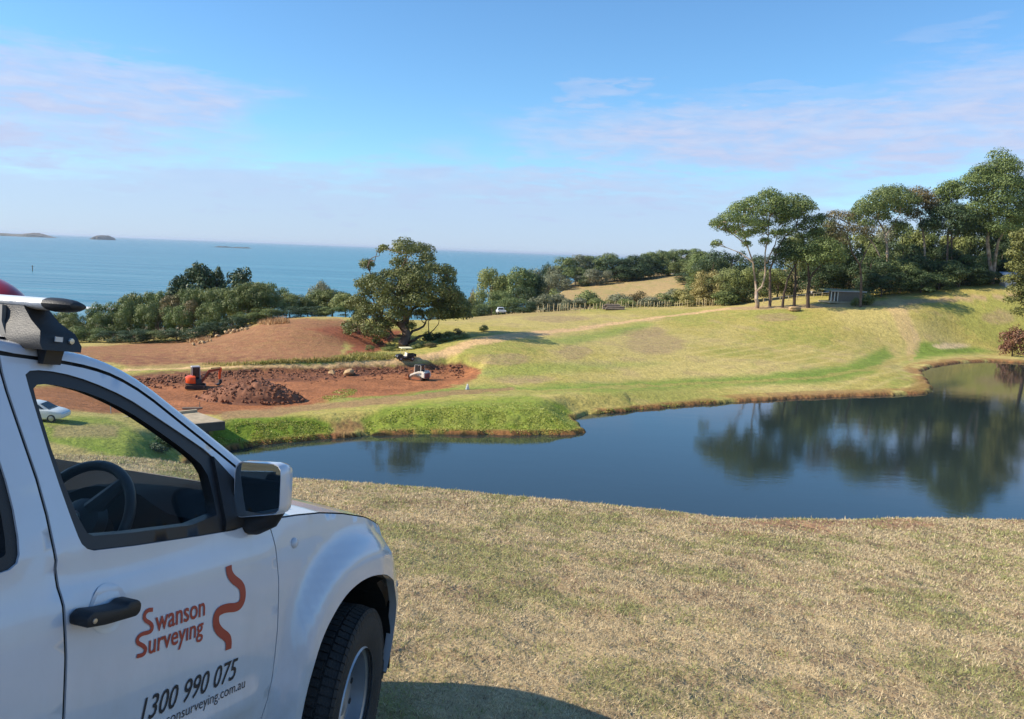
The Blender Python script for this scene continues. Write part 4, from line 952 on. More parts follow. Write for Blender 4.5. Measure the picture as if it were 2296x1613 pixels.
for side in (-1, 1):
    det = side == -1
    d = panel('front_door', shrink(DOOR, .005), M_white, car, [WIN], side=side, rim=.006)
    fr = panel('window_frame', shrink(WIN, .0015), M_greyp, d, [GLS], side=side, off=-.006, rim=.035)
    gl = panel('window_pane', shrink(GLS, -.006), M_glass, d, side=side, off=-.026, rim=0)
    f = panel('front_fender', FEND, M_white, car, side=side, rim=.035)
    rd = panel('rear_door', shrink(RDOOR, .004), M_white, car, [RWIN], side=side, step=.05, rim=.006)
    panel('window_frame', shrink(RWIN, .0015), M_blackp, rd, [RGLS], side=side, off=-.006, rim=.035, step=.05)
    panel('window_pane', shrink(RGLS, -.006), M_glass_dark, rd, side=side, off=-.026, rim=0, step=.06)
    # body shell right behind the joints
    SH = shrink([(-2.55, .40), (-2.52, 1.3), (-2.44, 1.70), (-1.9, 1.705), (-1.54, 1.690), (-1.36, 1.680), (-1.265, 1.670), (-1.17, 1.645), (-1.08, 1.602), (-.96, 1.525), (-.82, 1.440), (-.70, 1.345), (-.60, 1.2), (-.58, .7), (-.62, .40)], .004)
    panel('door_jamb', SH, M_blackp, car, [shrink(WIN, .002), shrink(RWIN, .002)], side=side, off=-.009, rim=0, step=.04)
    panel('rear_quarter', [(-4.35, .55), (-4.35, 1.2), (-2.46, 1.2), (-2.46, .42), (-2.78, .42), (-2.80, .60), (-2.88, .78), (-3.03, .88), (-3.27, .90), (-3.50, .83), (-3.63, .68), (-3.68, .55)], M_white, car, side=side, step=.06, rim=.04)
    # roof side rail and A-pillar skin: from the drip line to the roof
    top = [(-2.45, 1.690), (-1.9, 1.694), (-1.53, 1.681)]+[(x, z+.004) for x, z in DRIP[1:-1]]+[(-.725, 1.349)]
    mb = MB(); V = []
    for x, z in top:
        y0 = float(hw(z)); nx = .0 if x < -1.3 else np.interp(x, [-1.3, -.7], [.0, .03])
        V += [(x, side*(y0+.001), z), (x+nx*.3, side*(y0-.004), z+.013), (x+nx*.7, side*(y0-.016), z+.024), (x+nx+.002, side*(y0-.045), z+.030), (x+nx, side*(y0-.062), z+.022)]
    mb.add(V, [(i*5+k, (i+1)*5+k, (i+1)*5+k+1, i*5+k+1) for i in range(len(top)-1) for k in range(4)])
    mb.build('roof_rail', M_white, car, smooth=True)
    # inner trim of the A-pillar, door cards
    mb = MB()
    for a, b, ra in [((-1.15, 1.60), (-.84, 1.40), .028), ((-.84, 1.40), (-.55, 1.19), .034)]:
        mb.tube([(a[0], side*(float(hw(a[1]))-.055), a[1]), (b[0], side*(float(hw(b[1]))-.07), b[1])], ra, 8)
    mb.build('pillar_trim', M_int, car, smooth=True)
    mb = MB(); mb.box(-1.42, -.68, side*.76-.02, side*.76+.02, .45, 1.196); mb.box(-1.36, -.8, side*.715-.03, side*.715+.03, .86, .93); mb.build('door_card', M_int, car, bevel=.012)
# cab roof
def roof_f(a, b):
    y = -1+2*b; xf = np.interp(abs(y), [0, .5, 1], [-1.08, -1.10, -1.20]); x = xf+(-2.45-xf)*a
    w = np.interp(x, [-2.45, -1.5, -1.05], [.60, .60, .59]); zz = 1.712+.048*(1-y*y)
    fr = np.clip((x+1.42)/.34, 0, 1); zz -= fr*fr*.055
    return (x, y*w, zz)
mb = MB(); mb.grid(roof_f, 26, 17); mb.build('roof', M_white, car, smooth=True)
mb = MB(); mb.grid(lambda a, b: (lambda p: (p[0]-.02, p[1]*.97, p[2]-.045))(roof_f(a, b)), 12, 9); mb.build('roof_lining', M_int, car, smooth=True)
# windscreen with black border, cowl
def ws_f(a, b, off=0.0):
    y = -1+2*b; xt = np.interp(abs(y), [0, .5, 1], [-1.08, -1.10, -1.18]); xb = np.interp(abs(y), [0, .5, 1], [-.36, -.40, -.52])
    zt = np.interp(abs(y), [0, 1], [1.700, 1.655]); w = .585+(.735-.585)*(1-a); x = xb+(xt-xb)*a
    return (x, y*w, 1.195+(zt-1.195)*a+.03*sin(pi*a)+off)
mb = MB(); mb.grid(ws_f, 12, 15); mb.build('windscreen', M_glass, car, smooth=True)
mb = MB()
mb.tube([ws_f(1.0, b/12, -.02) for b in range(13)], .03, 8); mb.build('header_rail', M_int, car, smooth=True)
mb = MB(); mb.grid(lambda a, b: ((-.62+.30*a)+.0, -.78+1.56*b, 1.175+.012*sin(3*a)), 5, 9); mb.build('cowl', M_blackp, car, smooth=True)
# bonnet
def bon_f(a, b):
    y = -1+2*b; x = -.60+(.70+.60)*a
    zs = np.interp(x, [p[0] for p in ZS], [p[1] for p in ZS]); w = float(yside(x, zs))-.003
    c = np.interp(x, [-.6, 0, .4, .7], [.022, .040, .060, .06])
    return (x, y*w, zs+.003+c*(1-abs(y)**2.6))
mb = MB(); mb.grid(bon_f, 90, 25); mb.build('bonnet', M_white, car, smooth=True)
mb = MB(); mb.grid(lambda a, b: (lambda w: (.70+.12*sin(pi*(1-abs(2*b-1))*.5)*.9, (2*b-1)*w, .42+.42*a))(float(yside(.70, .7))), 6, 13); mb.build('grille', M_blackp, car, smooth=True)
# inner structure: floor, firewall, wheel housings, cab back, tray
mb = MB(); mb.box(-2.5, -.55, -.80, .80, .36, .42); mb.box(-.60, -.56, -.72, .72, .42, 1.15); mb.box(-2.52, -2.48, -.78, .78, .42, 1.22); mb.box(.1, .6, -.45, .45, .40, .95); mb.box(-4.3, -2.55, -.80, .80, .50, .62); mb.box(-4.34, -4.30, -.85, .85, .62, 1.18); mb.box(-2.60, -2.56, -.84, .84, .62, 1.18)
mb.build('chassis', M_blackp, car)
mb = MB(); mb.add([(-2.455, -.60, 1.73), (-2.455, .60, 1.73), (-2.50, .76, 1.22), (-2.50, -.76, 1.22)], [(0, 1, 2, 3)]); mb.build('rear_screen', M_glass_dark, car)
for s in (-1, 1):
    for cx in (-.08, -3.25):
        mb = MB(); n = 16
        V = []
        for k in range(n+1):
            a = pi*k/n; r = .47 if cx > -1 else .46
            x, z = cx+.0-cos(a)*r*1.0, .40+sin(a)*r*1.08
            V += [(x, s*.90*(1 if x < .1 else .92), z), (x, s*.52, z)]
        mb.add(V, [(2*k, 2*k+2, 2*k+3, 2*k+1) for k in range(n)]); mb.add([V[2*k+1] for k in range(n+1)], [tuple(range(n+1))])
        mb.build('wheel_housing', M_blackp, car, smooth=False)
# dark mud guard strip inside the arch
mb = MB(); mb.prism([(-.53, .28), (-.40, .28), (-.40, .55), (-.435, .74), (-.455, .74), (-.50, .60)], 'y', -.90, -.60); mb.build('mud_flap', M_greyp, car, bevel=.006)
mb = MB(); mb.tube([(.362, -.815, .70), (.385, -.80, .6), (.385, -.80, .48), (.36, -.80, .36)], .014, 8); mb.build('arch_seal', M_blackp, car, smooth=True)

def make_wheel(cx, s, steer):
    w = bpy.data.objects.new('wheel', None); COL.objects.link(w); w.parent = car; w.location = (cx, s*.805, .400); w.rotation_euler = (0, 0, steer); w.empty_display_size = .1
    o = -s   # local +y outward for s = -1 means -y
    q = lambda prof: [(r, s*y) for r, y in prof]
    t = MB(); t.lathe(q([(.215, -.10), (.235, -.108), (.262, -.116), (.30, -.122), (.345, -.118), (.366, -.106), (.374, -.085), (.376, -.04), (.376, .04), (.374, .085), (.366, .106), (.345, .118), (.30, .122), (.262, .116), (.235, .108), (.215, .10)]), 'y', n=64)
    ty = t.build('tyre', M_rubber, w, smooth=True)
    tr_ = MB()
    for k in range(76):       # tread blocks and shoulder lugs
        a = 2*pi*k/76; da = 2*pi/76*.40
        for row, (y0, y1, sh) in enumerate([(-.108, -.062, 0), (-.052, -.004, .5), (.006, .052, 0), (.062, .108, .5)]):
            c0 = a+sh*2*pi/76
            V = []
            for (r0, r1) in ((.366, .383),):
                for yy in (y0, y1):
                    for aa in (c0-da, c0+da):
                        tw = .05*(yy*9); rr = r1 if abs(yy) < .09 else r1-.012
                        V += [(r0*cos(aa+tw), s*yy, r0*sin(aa+tw)), (rr*cos(aa+tw), s*yy, rr*sin(aa+tw))]
            tr_.add(V, [(0, 1, 3, 2), (4, 6, 7, 5), (0, 4, 5, 1), (2, 3, 7, 6), (1, 5, 7, 3)])
        # sidewall lug
        V = []
        for yy, r0, r1 in ((.110, .350, .374), (.119, .340, .362)):
            for aa in (a-da*1.1, a+da*1.1): V += [(r0*cos(aa), s*yy, r0*sin(aa)), (r1*cos(aa), s*yy, r1*sin(aa))]
        tr_.add(V, [(0, 1, 3, 2), (4, 6, 7, 5), (0, 4, 5, 1), (2, 3, 7, 6), (1, 5, 7, 3)])
    td = tr_.build('tread', M_rubber, w); tag(td, kind='stuff')
    r = MB(); r.lathe(q([(.222, .112), (.228, .104), (.216, .092), (.205, .086), (.200, .03), (.190, -.02), (.185, -.09), (.215, -.10)]), 'y', n=56)
    rim = r.build('rim', M_steel, w, smooth=True)
    d = MB(); d.lathe(q([(.199, -.005), (.188, .02), (.170, .036), (.150, .040), (.125, .036), (.108, .022), (.095, .016), (.085, .018), (.080, .030), (.045, .032), (.042, .048), (.034, .060), (.0, .062)]), 'y', n=48)
    d.build('wheel_disc', M_steel, w, smooth=True)
    for k in range(6):
        a = 2*pi*k/6+.3; b = MB(); b.lathe([(0, s*.046), (.010, s*.044), (.011, s*.02)], 'y', (.0625*cos(a)*.95, 0, .0625*sin(a)*.95), 6); b.build('wheel_nut', M_bolt, w)
    for k in range(12):
        a = 2*pi*(k+.5)/12; b = MB(); b.lathe([(0, s*.0445), (.011, s*.0440), (.0125, s*.040)], 'y', (.160*cos(a), 0, .160*sin(a)), 10); b.build('vent_hole', M_blackp, w)
    return w
make_wheel(-.08, -1, radians(13)); make_wheel(-.08, 1, radians(13)); make_wheel(-3.25, -1, 0); make_wheel(-3.25, 1, 0)

# door handle with its scoop
_scoop = panel('handle_scoop', [(-1.325+.058*cos(2*pi*k/28), 1.076+.058*sin(2*pi*k/28)) for k in range(28)], M_white, car, fy=lambda x, z: yside(x, z)+.0015-.004*sst(np.hypot((np.asarray(x)+1.325), (np.asarray(z)-1.076)), .058, .03), rim=0, step=.012, bstep=.01)
mb = MB(); hp = [(-1.440, 1.066), (-1.442, 1.089), (-1.424, 1.101), (-1.38, 1.094), (-1.325, 1.091), (-1.312, 1.099), (-1.285, 1.098), (-1.274, 1.087), (-1.275, 1.067), (-1.288, 1.057), (-1.38, 1.059)]
mb.prism(hp, 'y', -.930, -.872); mb.build('door_handle', M_blackp, car, bevel=.007, smooth=True)
mb = MB(); mb.lathe([(0, -.9325), (.006, -.932), (.007, -.928)], 'y', (-1.42, 0, 1.079), 12); mb.build('key_lock', M_bolt, car)
# fender repeater lamp
ind = MB(); yy = -float(yside(-.532, 1.108)); ind.lathe([(0, yy-.011), (.010, yy-.010), (.017, yy-.004), (.019, yy+.002)], 'y', (-.532, 0, 1.108), 20); ind.build('indicator_lamp', M_lens, car, smooth=True)
hl = panel('headlight', [(.34, .78), (.36, .93), (.50, .865), (.62, .815), (.66, .74), (.50, .72)], M_lens, car, off=.004, rim=.01)
# wing mirror
mir = bpy.data.objects.new('wing_mirror', None); COL.objects.link(mir); mir.parent = car
mg = [(-.806, 1.360), (-.808, 1.378), (-.817, 1.390), (-.833, 1.395), (-.940, 1.402), (-.957, 1.397), (-.967, 1.386), (-.970, 1.368), (-.976, 1.285), (-.975, 1.268), (-.966, 1.256), (-.950, 1.251), (-.846, 1.229), (-.830, 1.229), (-.820, 1.236), (-.817, 1.250)]
def msh(k, dx): 
    c = np.mean(np.array(mg), 0); return [(dx+(-.80), *(c+(np.array(p)-c)*k)) for p in mg]
mb = MB(); rings = [msh(.985, .004), msh(.99, -.003), msh(1.02, -.004), msh(1.045, .008), msh(1.055, .03), msh(1.0, .060), msh(.84, .080), msh(.4, .090)]; n = len(mg)
V = [p for r in rings for p in r]; mb.add(V, [(i*n+k, i*n+(k+1) % n, (i+1)*n+(k+1) % n, (i+1)*n+k) for i in range(len(rings)-1) for k in range(n)]+[tuple((len(rings)-1)*n+k for k in range(n))])
me = mb.mesh('mirror_housing', bevel=.0, smooth=True); link('mirror_housing', me, M_white, mir)
mb = MB(); mb.add([(x-.07*(y+.893)+.05*(z-1.318), y, z) for x, y, z in msh(.985, .000)], [tuple(range(n))]); mb.build('mirror_glass', M_chrome, mir)
mb = MB(); mb.tube([(-.745, -.80, 1.20), (-.74, -.86, 1.205), (-.735, -.90, 1.225), (-.73, -.92, 1.26)], [.040, .038, .034, .03], 12); mb.build('mirror_arm', M_blackp, mir, smooth=True)
panel('mirror_sail', shrink([(-.868, 1.418), (-.775, 1.330), (-.742, 1.215), (-.765, 1.192), (-.868, 1.19)], .004), M_blackp, mir, off=.006, rim=.02)
# steering wheel, dash, seats
sw = bpy.data.objects.new('steering_wheel', None); COL.objects.link(sw); sw.parent = car; sw.location = (-.955, -.36, 1.165); sw.rotation_euler = (0, radians(-64), 0)
mb = MB(); ring = [(.185*cos(2*pi*k/40), .185*sin(2*pi*k/40), 0) for k in range(41)]; mb.tube(ring, .0165, 10, cap=False); mb.build('wheel_rim', M_wheel, sw, smooth=True)
mb = MB(); mb.lathe([(0, .03), (.05, .028), (.075, .01), (.08, -.03), (.0, -.05)], 'z', (0, 0, -.01), 20)
for a in (90, 215, 325):
    c, s_ = cos(radians(a)), sin(radians(a)); mb.tube([(.05*c, .05*s_, -.005), (.18*c, .18*s_, -.003)], [.030, .018], 8)
mb.build('hub', M_wheel, sw, smooth=True)
mb = MB(); mb.tube([(0, 0, -.02), (0, 0, -.28)], [.045, .055], 10); mb.build('column', M_int, sw, smooth=True)
mb = MB(); mb.lathe([(.016, .0325), (.022, .034), (.028, .0325)], 'z', (0, 0, -.01), 20); mb.build('emblem_ring', M_bolt, sw)
def dash_f(a, b):
    y = -.70+1.40*b; hood = .055*np.exp(-((y+.36)/.17)**4)
    px = [-.46, -.47, -.62, -.82, -.87, -.80, -.74][int(round(a*6))]; pz = [.55, 1.252, 1.262, 1.20+hood, 1.05, .85, .5][int(round(a*6))]
    return (px, y, pz)
mb = MB(); mb.grid(dash_f, 7, 25); mb.build('dashboard', M_int, car, smooth=True)
mb = MB(); mb.box(-.885, -.865, -.66, -.56, 1.03, 1.11); mb.build('air_vent', M_blackp, car, bevel=.01)
mb = MB(); mb.box(-.885, -.865, -.10, .10, 1.02, 1.10); mb.build('air_vent', M_blackp, car, bevel=.01)
for y in (-.37, .37):
    mb = MB(); mb.box(-1.75, -1.25, y-.25, y+.25, .55, .78, .03, .02); mb.prism([(-1.88, .70), (-1.72, .70), (-1.86, 1.28), (-2.0, 1.28)], 'y', y-.24, y+.24); mb.build('seat', M_int, car, bevel=.04, smooth=True)

# lettering on the door
def decal_pts(pts2, faces, name, m, side=-1, off=.0022, parent=car):
    P = np.array(pts2, float); Y = side*(yside(P[:, 0], P[:, 1])+off)
    me = bpy.data.meshes.new(name); me.from_pydata([(a, y, b) for (a, b), y in zip(P, Y)], [], faces); me.update()
    return link(name, me, m, parent)
def decal_text(text, rect, name, m, shear=0.0, bold=0.0, drop=0.0):
    """rect = x0, x1, baseline z, cap/x-height top z; drop = baseline change along the line"""
    cu = bpy.data.curves.new(name, 'FONT'); cu.body = text; cu.size = 1.0; cu.offset = bold; cu.resolution_u = 3
    o = bpy.data.objects.new(name, cu); COL.objects.link(o); dg = bpy.context.evaluated_depsgraph_get(); me = bpy.data.meshes.new_from_object(o.evaluated_get(dg))
    bpy.data.objects.remove(o); bpy.data.curves.remove(cu)
    bm = bmesh.new(); bm.from_mesh(me); bmesh.ops.triangulate(bm, faces=bm.faces); bpy.data.meshes.remove(me)
    V = np.array([v.co[:2] for v in bm.verts]); Fc = [tuple(v.index for v in f.verts) for f in bm.faces]; bm.free()
    x0, x1, z0, z1 = rect
    hx = {'digits': .70, 'x': .52}['digits' if text[0].isdigit() else 'x']
    sx = (x1-x0)/(V[:, 0].max()-V[:, 0].min()); sz = (z1-z0)/hx
    X = x0+(V[:, 0]-V[:, 0].min())*sx; Z = z0+V[:, 1]*sz; X = X+(Z-z0)*shear; Z = Z+drop*(X-x0)/(x1-x0)
    return decal_pts(np.stack([X, Z], 1), Fc, name, m)
def decal_ribbon(line, width, name, m):
    L_ = smooth_poly(line, 3); P = np.array(L_); T = np.gradient(P, axis=0); T /= np.linalg.norm(T, axis=1)[:, None]; Nn = np.stack([-T[:, 1], T[:, 0]], 1)
    # flat-cut ends
    w = np.array([width(i/(len(P)-1)) for i in range(len(P))])[:, None]
    V = np.concatenate([P+Nn*w*.5, P-Nn*w*.5]); n = len(P)
    return decal_pts(V, [(i, i+1, n+i+1, n+i) for i in range(n-1)], name, m)
decal_ribbon([(-1.180, 1.040), (-1.199, 1.043), (-1.211, 1.034), (-1.209, 1.020), (-1.190, 1.009), (-1.181, .996), (-1.188, .985), (-1.220, .989), (-1.234, .981), (-1.232, .969), (-1.213, .958), (-1.201, .946), (-1.207, .933), (-1.232, .936)], lambda t: .0105, 'logo_letter_s', M_dred)
decal_ribbon([(-.874, 1.096), (-.873, 1.076), (-.858, 1.055), (-.822, 1.032), (-.811, 1.011), (-.813, .979), (-.836, .967), (-.888, .978), (-.924, .976), (-.934, .960), (-.929, .934), (-.908, .911), (-.876, .890), (-.868, .871), (-.869, .852)], lambda t: .0265, 'logo_ribbon', M_dred)
decal_text('wanson', (-1.172, -.981, .982, 1.022), 'lettering_swanson', M_dred, bold=.012, drop=-.003)
decal_text('urveyıng', (-1.192, -.985, .930, .968), 'lettering_surveying', M_dred, bold=.012, drop=-.004)
decal_text('1300 990 075', (-1.200, -.825, .757, .819), 'phone_number', M_ink, shear=.16, bold=.006, drop=-.004)
decal_text('www.swansonsurveying.com.au', (-1.285, -.772, .720, .742), 'web_address', M_ink, shear=.05, bold=-.004, drop=-.010)

# roof bar: alloy tube with rubber end caps on clamped feet
rb = bpy.data.objects.new('roof_bar', None); COL.objects.link(rb); rb.parent = car
oval = lambda sx, sz, y: [(-1.40+sx*cos(2*pi*k/16), y, 1.802+sz*sin(2*pi*k/16)) for k in range(16)]
def loft(rings, name, m, par, cap=True):
    mb = MB(); n = len(rings[0]); V = [p for r in rings for p in r]
    mb.add(V, [(i*n+k, i*n+(k+1) % n, (i+1)*n+(k+1) % n, (i+1)*n+k) for i in range(len(rings)-1) for k in range(n)]+([tuple(range(n)), tuple((len(rings)-1)*n+k for k in range(n))] if cap else []))
    return mb.build(name, m, par, smooth=True)
loft([oval(.040, .0155, -.690), oval(.040, .0155, .690)], 'bar_tube', M_alu, rb)
for s in (-1, 1):
    loft([oval(.042, .0175, s*.682), oval(.042, .0175, s*.705), oval(.036, .015, s*.735), oval(.024, .009, s*.755), oval(.004, .002, s*.760)], 'end_cap', M_blackp, rb)
    sec = lambda z, x0, x1, y0, y1: [(x0, s*y0, z), (x1, s*y0, z), (x1, s*y1, z), (x0, s*y1, z)]
    loft([sec(1.792, -1.435, -1.365, .52, .62), sec(1.76, -1.440, -1.360, .535, .655), sec(1.735, -1.450, -1.350, .545, .70), sec(1.705, -1.460, -1.340, .565, .715), sec(1.69, -1.455, -1.345, .60, .72)], 'foot', M_blackp, rb)
    loft([sec(1.790, -1.447, -1.353, .515, .565), sec(1.75, -1.452, -1.348, .525, .575), sec(1.715, -1.456, -1.344, .545, .60)], 'foot_cover', M_foot, rb)
    loft([sec(1.71, -1.425, -1.375, .66, .705), sec(1.672, -1.425, -1.375, .672, .694), sec(1.655, -1.425, -1.375, .676, .692)], 'clamp', M_greyp, rb)
    mb = MB(); mb.box(-1.421, -1.400, s*.7165-.0015, s*.7165+.0015, 1.712, 1.724); mb.build('maker_label', M_lens, rb)
    mb = MB(); mb.lathe([(0, s*.718), (.007, s*.7175), (.008, s*.714)], 'y', (-1.372, 0, 1.716), 14); mb.build('lock_cap', M_bolt, rb)

# red load on the roof
rl = empty('roof_load', label='rounded red load lying on the ute roof beside the silver roof bar', cat='roof load')
def red_f(a, b):
    t = -pi/2+pi*a; p = 2*pi*b; r = cos(t)**.7
    return (-1.205+.150*r*cos(p), .05+.40*r*sin(p)*1.0, 1.755+.135*sin(t)+.012)
mb = MB(); mb.grid(lambda a, b: red_f(a, b), 20, 33); hull = mb.build('hull', M_red, rl, smooth=True)
mb = MB(); mb.tube([(-1.205+.152*cos(2*pi*k/32), .05+.405*sin(2*pi*k/32), 1.768) for k in range(33)], .008, 8, cap=False); mb.build('seam', M_dred, rl, smooth=True)
rl.matrix_world = car.matrix_world

# ================================================================ THINGS ON THE LAND
M_orange = mat('orange_enamel', S(226, 84, 30), .45, var=.12, scale=3, coat=.2)
M_dorange = mat('dark_orange_enamel', S(150, 62, 34), .6, var=.15, scale=3)  # darker orange, used on the boom
M_cream = mat('cream_enamel', S(226, 218, 200), .5, var=.08, scale=3)
M_lgrey = mat('pale_grey_metal', S(176, 172, 170), .5, var=.1, scale=3)
M_wglass = mat('dark_glass', (.02, .024, .028), .08, var=.1, spec=.6)
M_dirtyrub = mat('dusty_rubber', S(112, 84, 64), .95, var=.3, scale=4, col2=S(58, 48, 42))
M_rust = mat('rusty_bucket', S(150, 92, 58), .8, var=.25, scale=4)
M_maroon = mat('maroon_panel', S(120, 58, 56), .55, var=.12, scale=3)
M_canvas = mat('cream_canopy', S(222, 214, 172), .7, var=.06, scale=3)
M_wpaint = mat('white_enamel', (.72, .74, .76), .35, var=.03, scale=2, coat=.5)
M_conc = mat('concrete', S(196, 178, 146), .9, var=.15, scale=1.2, bump=.2, bscale=5, col2=S(150, 136, 112))
M_cdark = mat('shaded_concrete', S(92, 84, 74), .9, var=.2, scale=1.5)  # darker concrete: shade on the slab's side is put into the colour
M_stone = mat('pale_sandstone', S(206, 172, 122), .9, scale=1.2, col2=S(146, 116, 84), bump=.4, bscale=3)
M_clod = mat('earth_clod', S(150, 98, 68), .97, scale=1.3, col2=S(104, 68, 50), bump=.5, bscale=4)
M_timber = mat('grey_timber', S(206, 186, 142), .9, var=.25, scale=2)
M_log = mat('log_bark', S(128, 112, 98), .95, var=.3, scale=1.5)
M_roofg = mat('green_roof_sheet', S(126, 134, 96), .6, var=.1, scale=2)
M_wallg = mat('shed_wall', S(132, 116, 100), .9, var=.12, scale=1.5)
M_blue = mat('blue_enamel', S(40, 104, 168), .45, var=.1, scale=2)
M_galv = mat('galvanised_roof', S(150, 170, 190), .4, .4, var=.08, scale=2)
M_straw = mat('dry_reed', S(206, 170, 120), .9, var=.2, scale=.8, col2=S(170, 132, 92))

def ico_rock(seed, sub=1, rough=.28, flat=.75):
    bm = bmesh.new(); bmesh.ops.create_icosphere(bm, subdivisions=sub, radius=.5); r = random.Random(seed)
    for v in bm.verts:
        v.co *= 1+rough*(r.random()-.5)*2; v.co.z *= flat
    me = bpy.data.meshes.new('rock'); bm.to_mesh(me); bm.free(); return me
ROCKS = [ico_rock(i) for i in range(8)]; 
for i, me in enumerate(ROCKS): me.materials.append(M_stone)
CLODS = [ico_rock(40+i, 1, .4, .8) for i in range(8)]
for me in CLODS: me.materials.append(M_clod)
M_dclod = mat('berm_earth_clod', S(146, 96, 66), .97, scale=1.3, col2=S(108, 70, 50), bump=.5, bscale=4)  # earth of the berm, close in tone to the heap's clods
DCLODS = [ico_rock(60+i, 1, .4, .8) for i in range(8)]
for me in DCLODS: me.materials.append(M_dclod)
def piece(name, me, parent, loc, sc, rot=None):
    o = bpy.data.objects.new(name, me); COL.objects.link(o); o.parent = parent; o.location = loc; o.scale = (sc, sc, sc) if isinstance(sc, (int, float)) else sc
    o.rotation_euler = rot if rot is not None else (_pr.uniform(0, 6.28), _pr.uniform(-.4, .4), _pr.uniform(0, 6.28)); return o

# ---- heap of pale rocks on the field
rh = empty('rock_heap', tuple(ground_hit(500, 752)), label='ragged line of pale broken sandstone rocks along the top of the ploughed mound', cat='rock heap')
r = random.Random(4); base = Vector(rh.location)
for i in range(92):
    t = r.random()**.8; u = 432+t*130+r.uniform(-6, 6); v = np.interp(u, [430, 470, 500, 530, 565], [772, 763, 748, 741, 733])+r.uniform(-7, 5)
    p = ground_hit(u, v, 60); s = r.uniform(.35, 1.0)*(1.25 if 485 < u < 525 else .8)
    piece('rock', r.choice(ROCKS), rh, Vector((p[0], p[1], p[2]+s*.2))-base, (s*1.2, s, s*.9))
# ---- dry reeds along the mound: loose pale grass nobody could count
def tuft_mesh(name, pts, h, w, rng, lean=.5):
    n = len(pts); a = rng.uniform(0, 2*pi, n); hh = h*rng.uniform(.5, 1.2, n); ww = w*rng.uniform(.6, 1.3, n)
    d = np.stack([np.cos(a), np.sin(a), np.zeros(n)], 1); ln = rng.normal(size=(n, 3))*lean; ln[:, 2] = 1
    ln /= np.linalg.norm(ln, axis=1)[:, None]
    tip = pts+ln*hh[:, None]
    V = np.stack([pts-d*ww[:, None]*.5, pts+d*ww[:, None]*.5, tip], 1).reshape(-1, 3)
    return mesh_np(name, V, np.arange(3*n).reshape(-1, 3))
def strip_points(poly_px, n, rng, lo=60):
    """n points on the land inside a picture polygon"""
    P = np.array(poly_px, float); x0, y0 = P.min(0); x1, y1 = P.max(0); out = []
    u = rng.uniform(x0, x1, n*4); v = rng.uniform(y0, y1, n*4); k = sdf(u, v, P) < 0; u, v = u[k][:n], v[k][:n]
    # march all rays together
    Y = np.geomspace(lo, 260, 160); d = ray(u, v); best = np.full(len(u), np.nan); prev = np.ones(len(u), bool)
    for yv in Y:
        Q = CAM+d*(yv/d[:, 1])[:, None]; g = base_fast(Q[:, 0], Q[:, 1]); df = Q[:, 2]-g; hit = (df <= 0) & np.isnan(best)
        if yv > Y[0]: best[hit] = (yv0+(yv-yv0)*np.clip(df0/(df0-df+1e-9), 0, 1))[hit]
        else: best[hit] = yv
        yv0, df0 = yv, df
    best = np.where(np.isnan(best), 150, best); Q = CAM+d*(best/d[:, 1])[:, None]; Q[:, 2] = ground_z(Q[:, 0], Q[:, 1]); return Q
# gridded copy of the land for quick look-ups
_gx = np.linspace(-110, 150, 260); _gy = np.linspace(30, 270, 320); _GX, _GY = np.meshgrid(_gx, _gy, indexing='ij'); _GZ = ground_z(_GX.ravel(), _GY.ravel(), False).reshape(_GX.shape)
def base_fast(x, y):
    fx = np.clip((x-_gx[0])/(_gx[1]-_gx[0]), 0, len(_gx)-1.001); fy = np.clip((y-_gy[0])/(_gy[1]-_gy[0]), 0, len(_gy)-1.001); i = fx.astype(int); j = fy.astype(int); a = fx-i; b = fy-j
    return _GZ[i, j]*(1-a)*(1-b)+_GZ[i+1, j]*a*(1-b)+_GZ[i, j+1]*(1-a)*b+_GZ[i+1, j+1]*a*b
rng5 = np.random.default_rng(55)
def stuff_grass(name, label_unused, polys, n, h, w, m, lean=.5, lo=60):
    pts = np.concatenate([strip_points(p, k, rng5, lo) for p, k in zip(polys, n)])
    if name == 'bank_grass': pts = pts[fbm(pts[:, 0]*.9, pts[:, 1]*.9, 3, 91) > .42]
    o = link(name, tuft_mesh(name, pts, h, w, rng5, lean), m); tag(o, kind='stuff'); return o
L_bank = leaf_mat('bank_grass', S(150, 164, 66), S(186, 186, 96), S(170, 168, 88), scale=1.2, trans=.35)
stuff_grass('dry_reeds', '', [[(420,770),(430,764),(470,757),(470,766)], [(575,728),(590,716),(610,712),(640,716),(650,726),(600,730)]], [700, 1300], .9, .12, M_straw)
stuff_grass('bank_grass', '', [[(480,1004),(500,962),(560,940),(700,944),(745,962),(740,982),(560,1000)], [(815,972),(820,945),(870,920),(1000,908),(1180,900),(1260,920),(1305,968),(1180,974),(1000,971)], [(720,892),(760,874),(800,872),(800,884),(740,900)], [(1290,946),(1330,925),(1420,915),(1600,900),(1600,904),(1420,921)]], [5200, 8500, 1200, 2200], .13, .15, L_bank, 1.1)
stuff_grass('track_verge_grass', '', [[(450,818),(600,812),(770,804),(880,800),(880,808),(760,813),(500,822)], [(760,806),(800,792),(890,796),(890,804)]], [1500, 900], .55, .12, leaf_mat('verge_grass', S(150, 150, 70), S(190, 170, 104), S(160, 150, 80), trans=.3), .5)

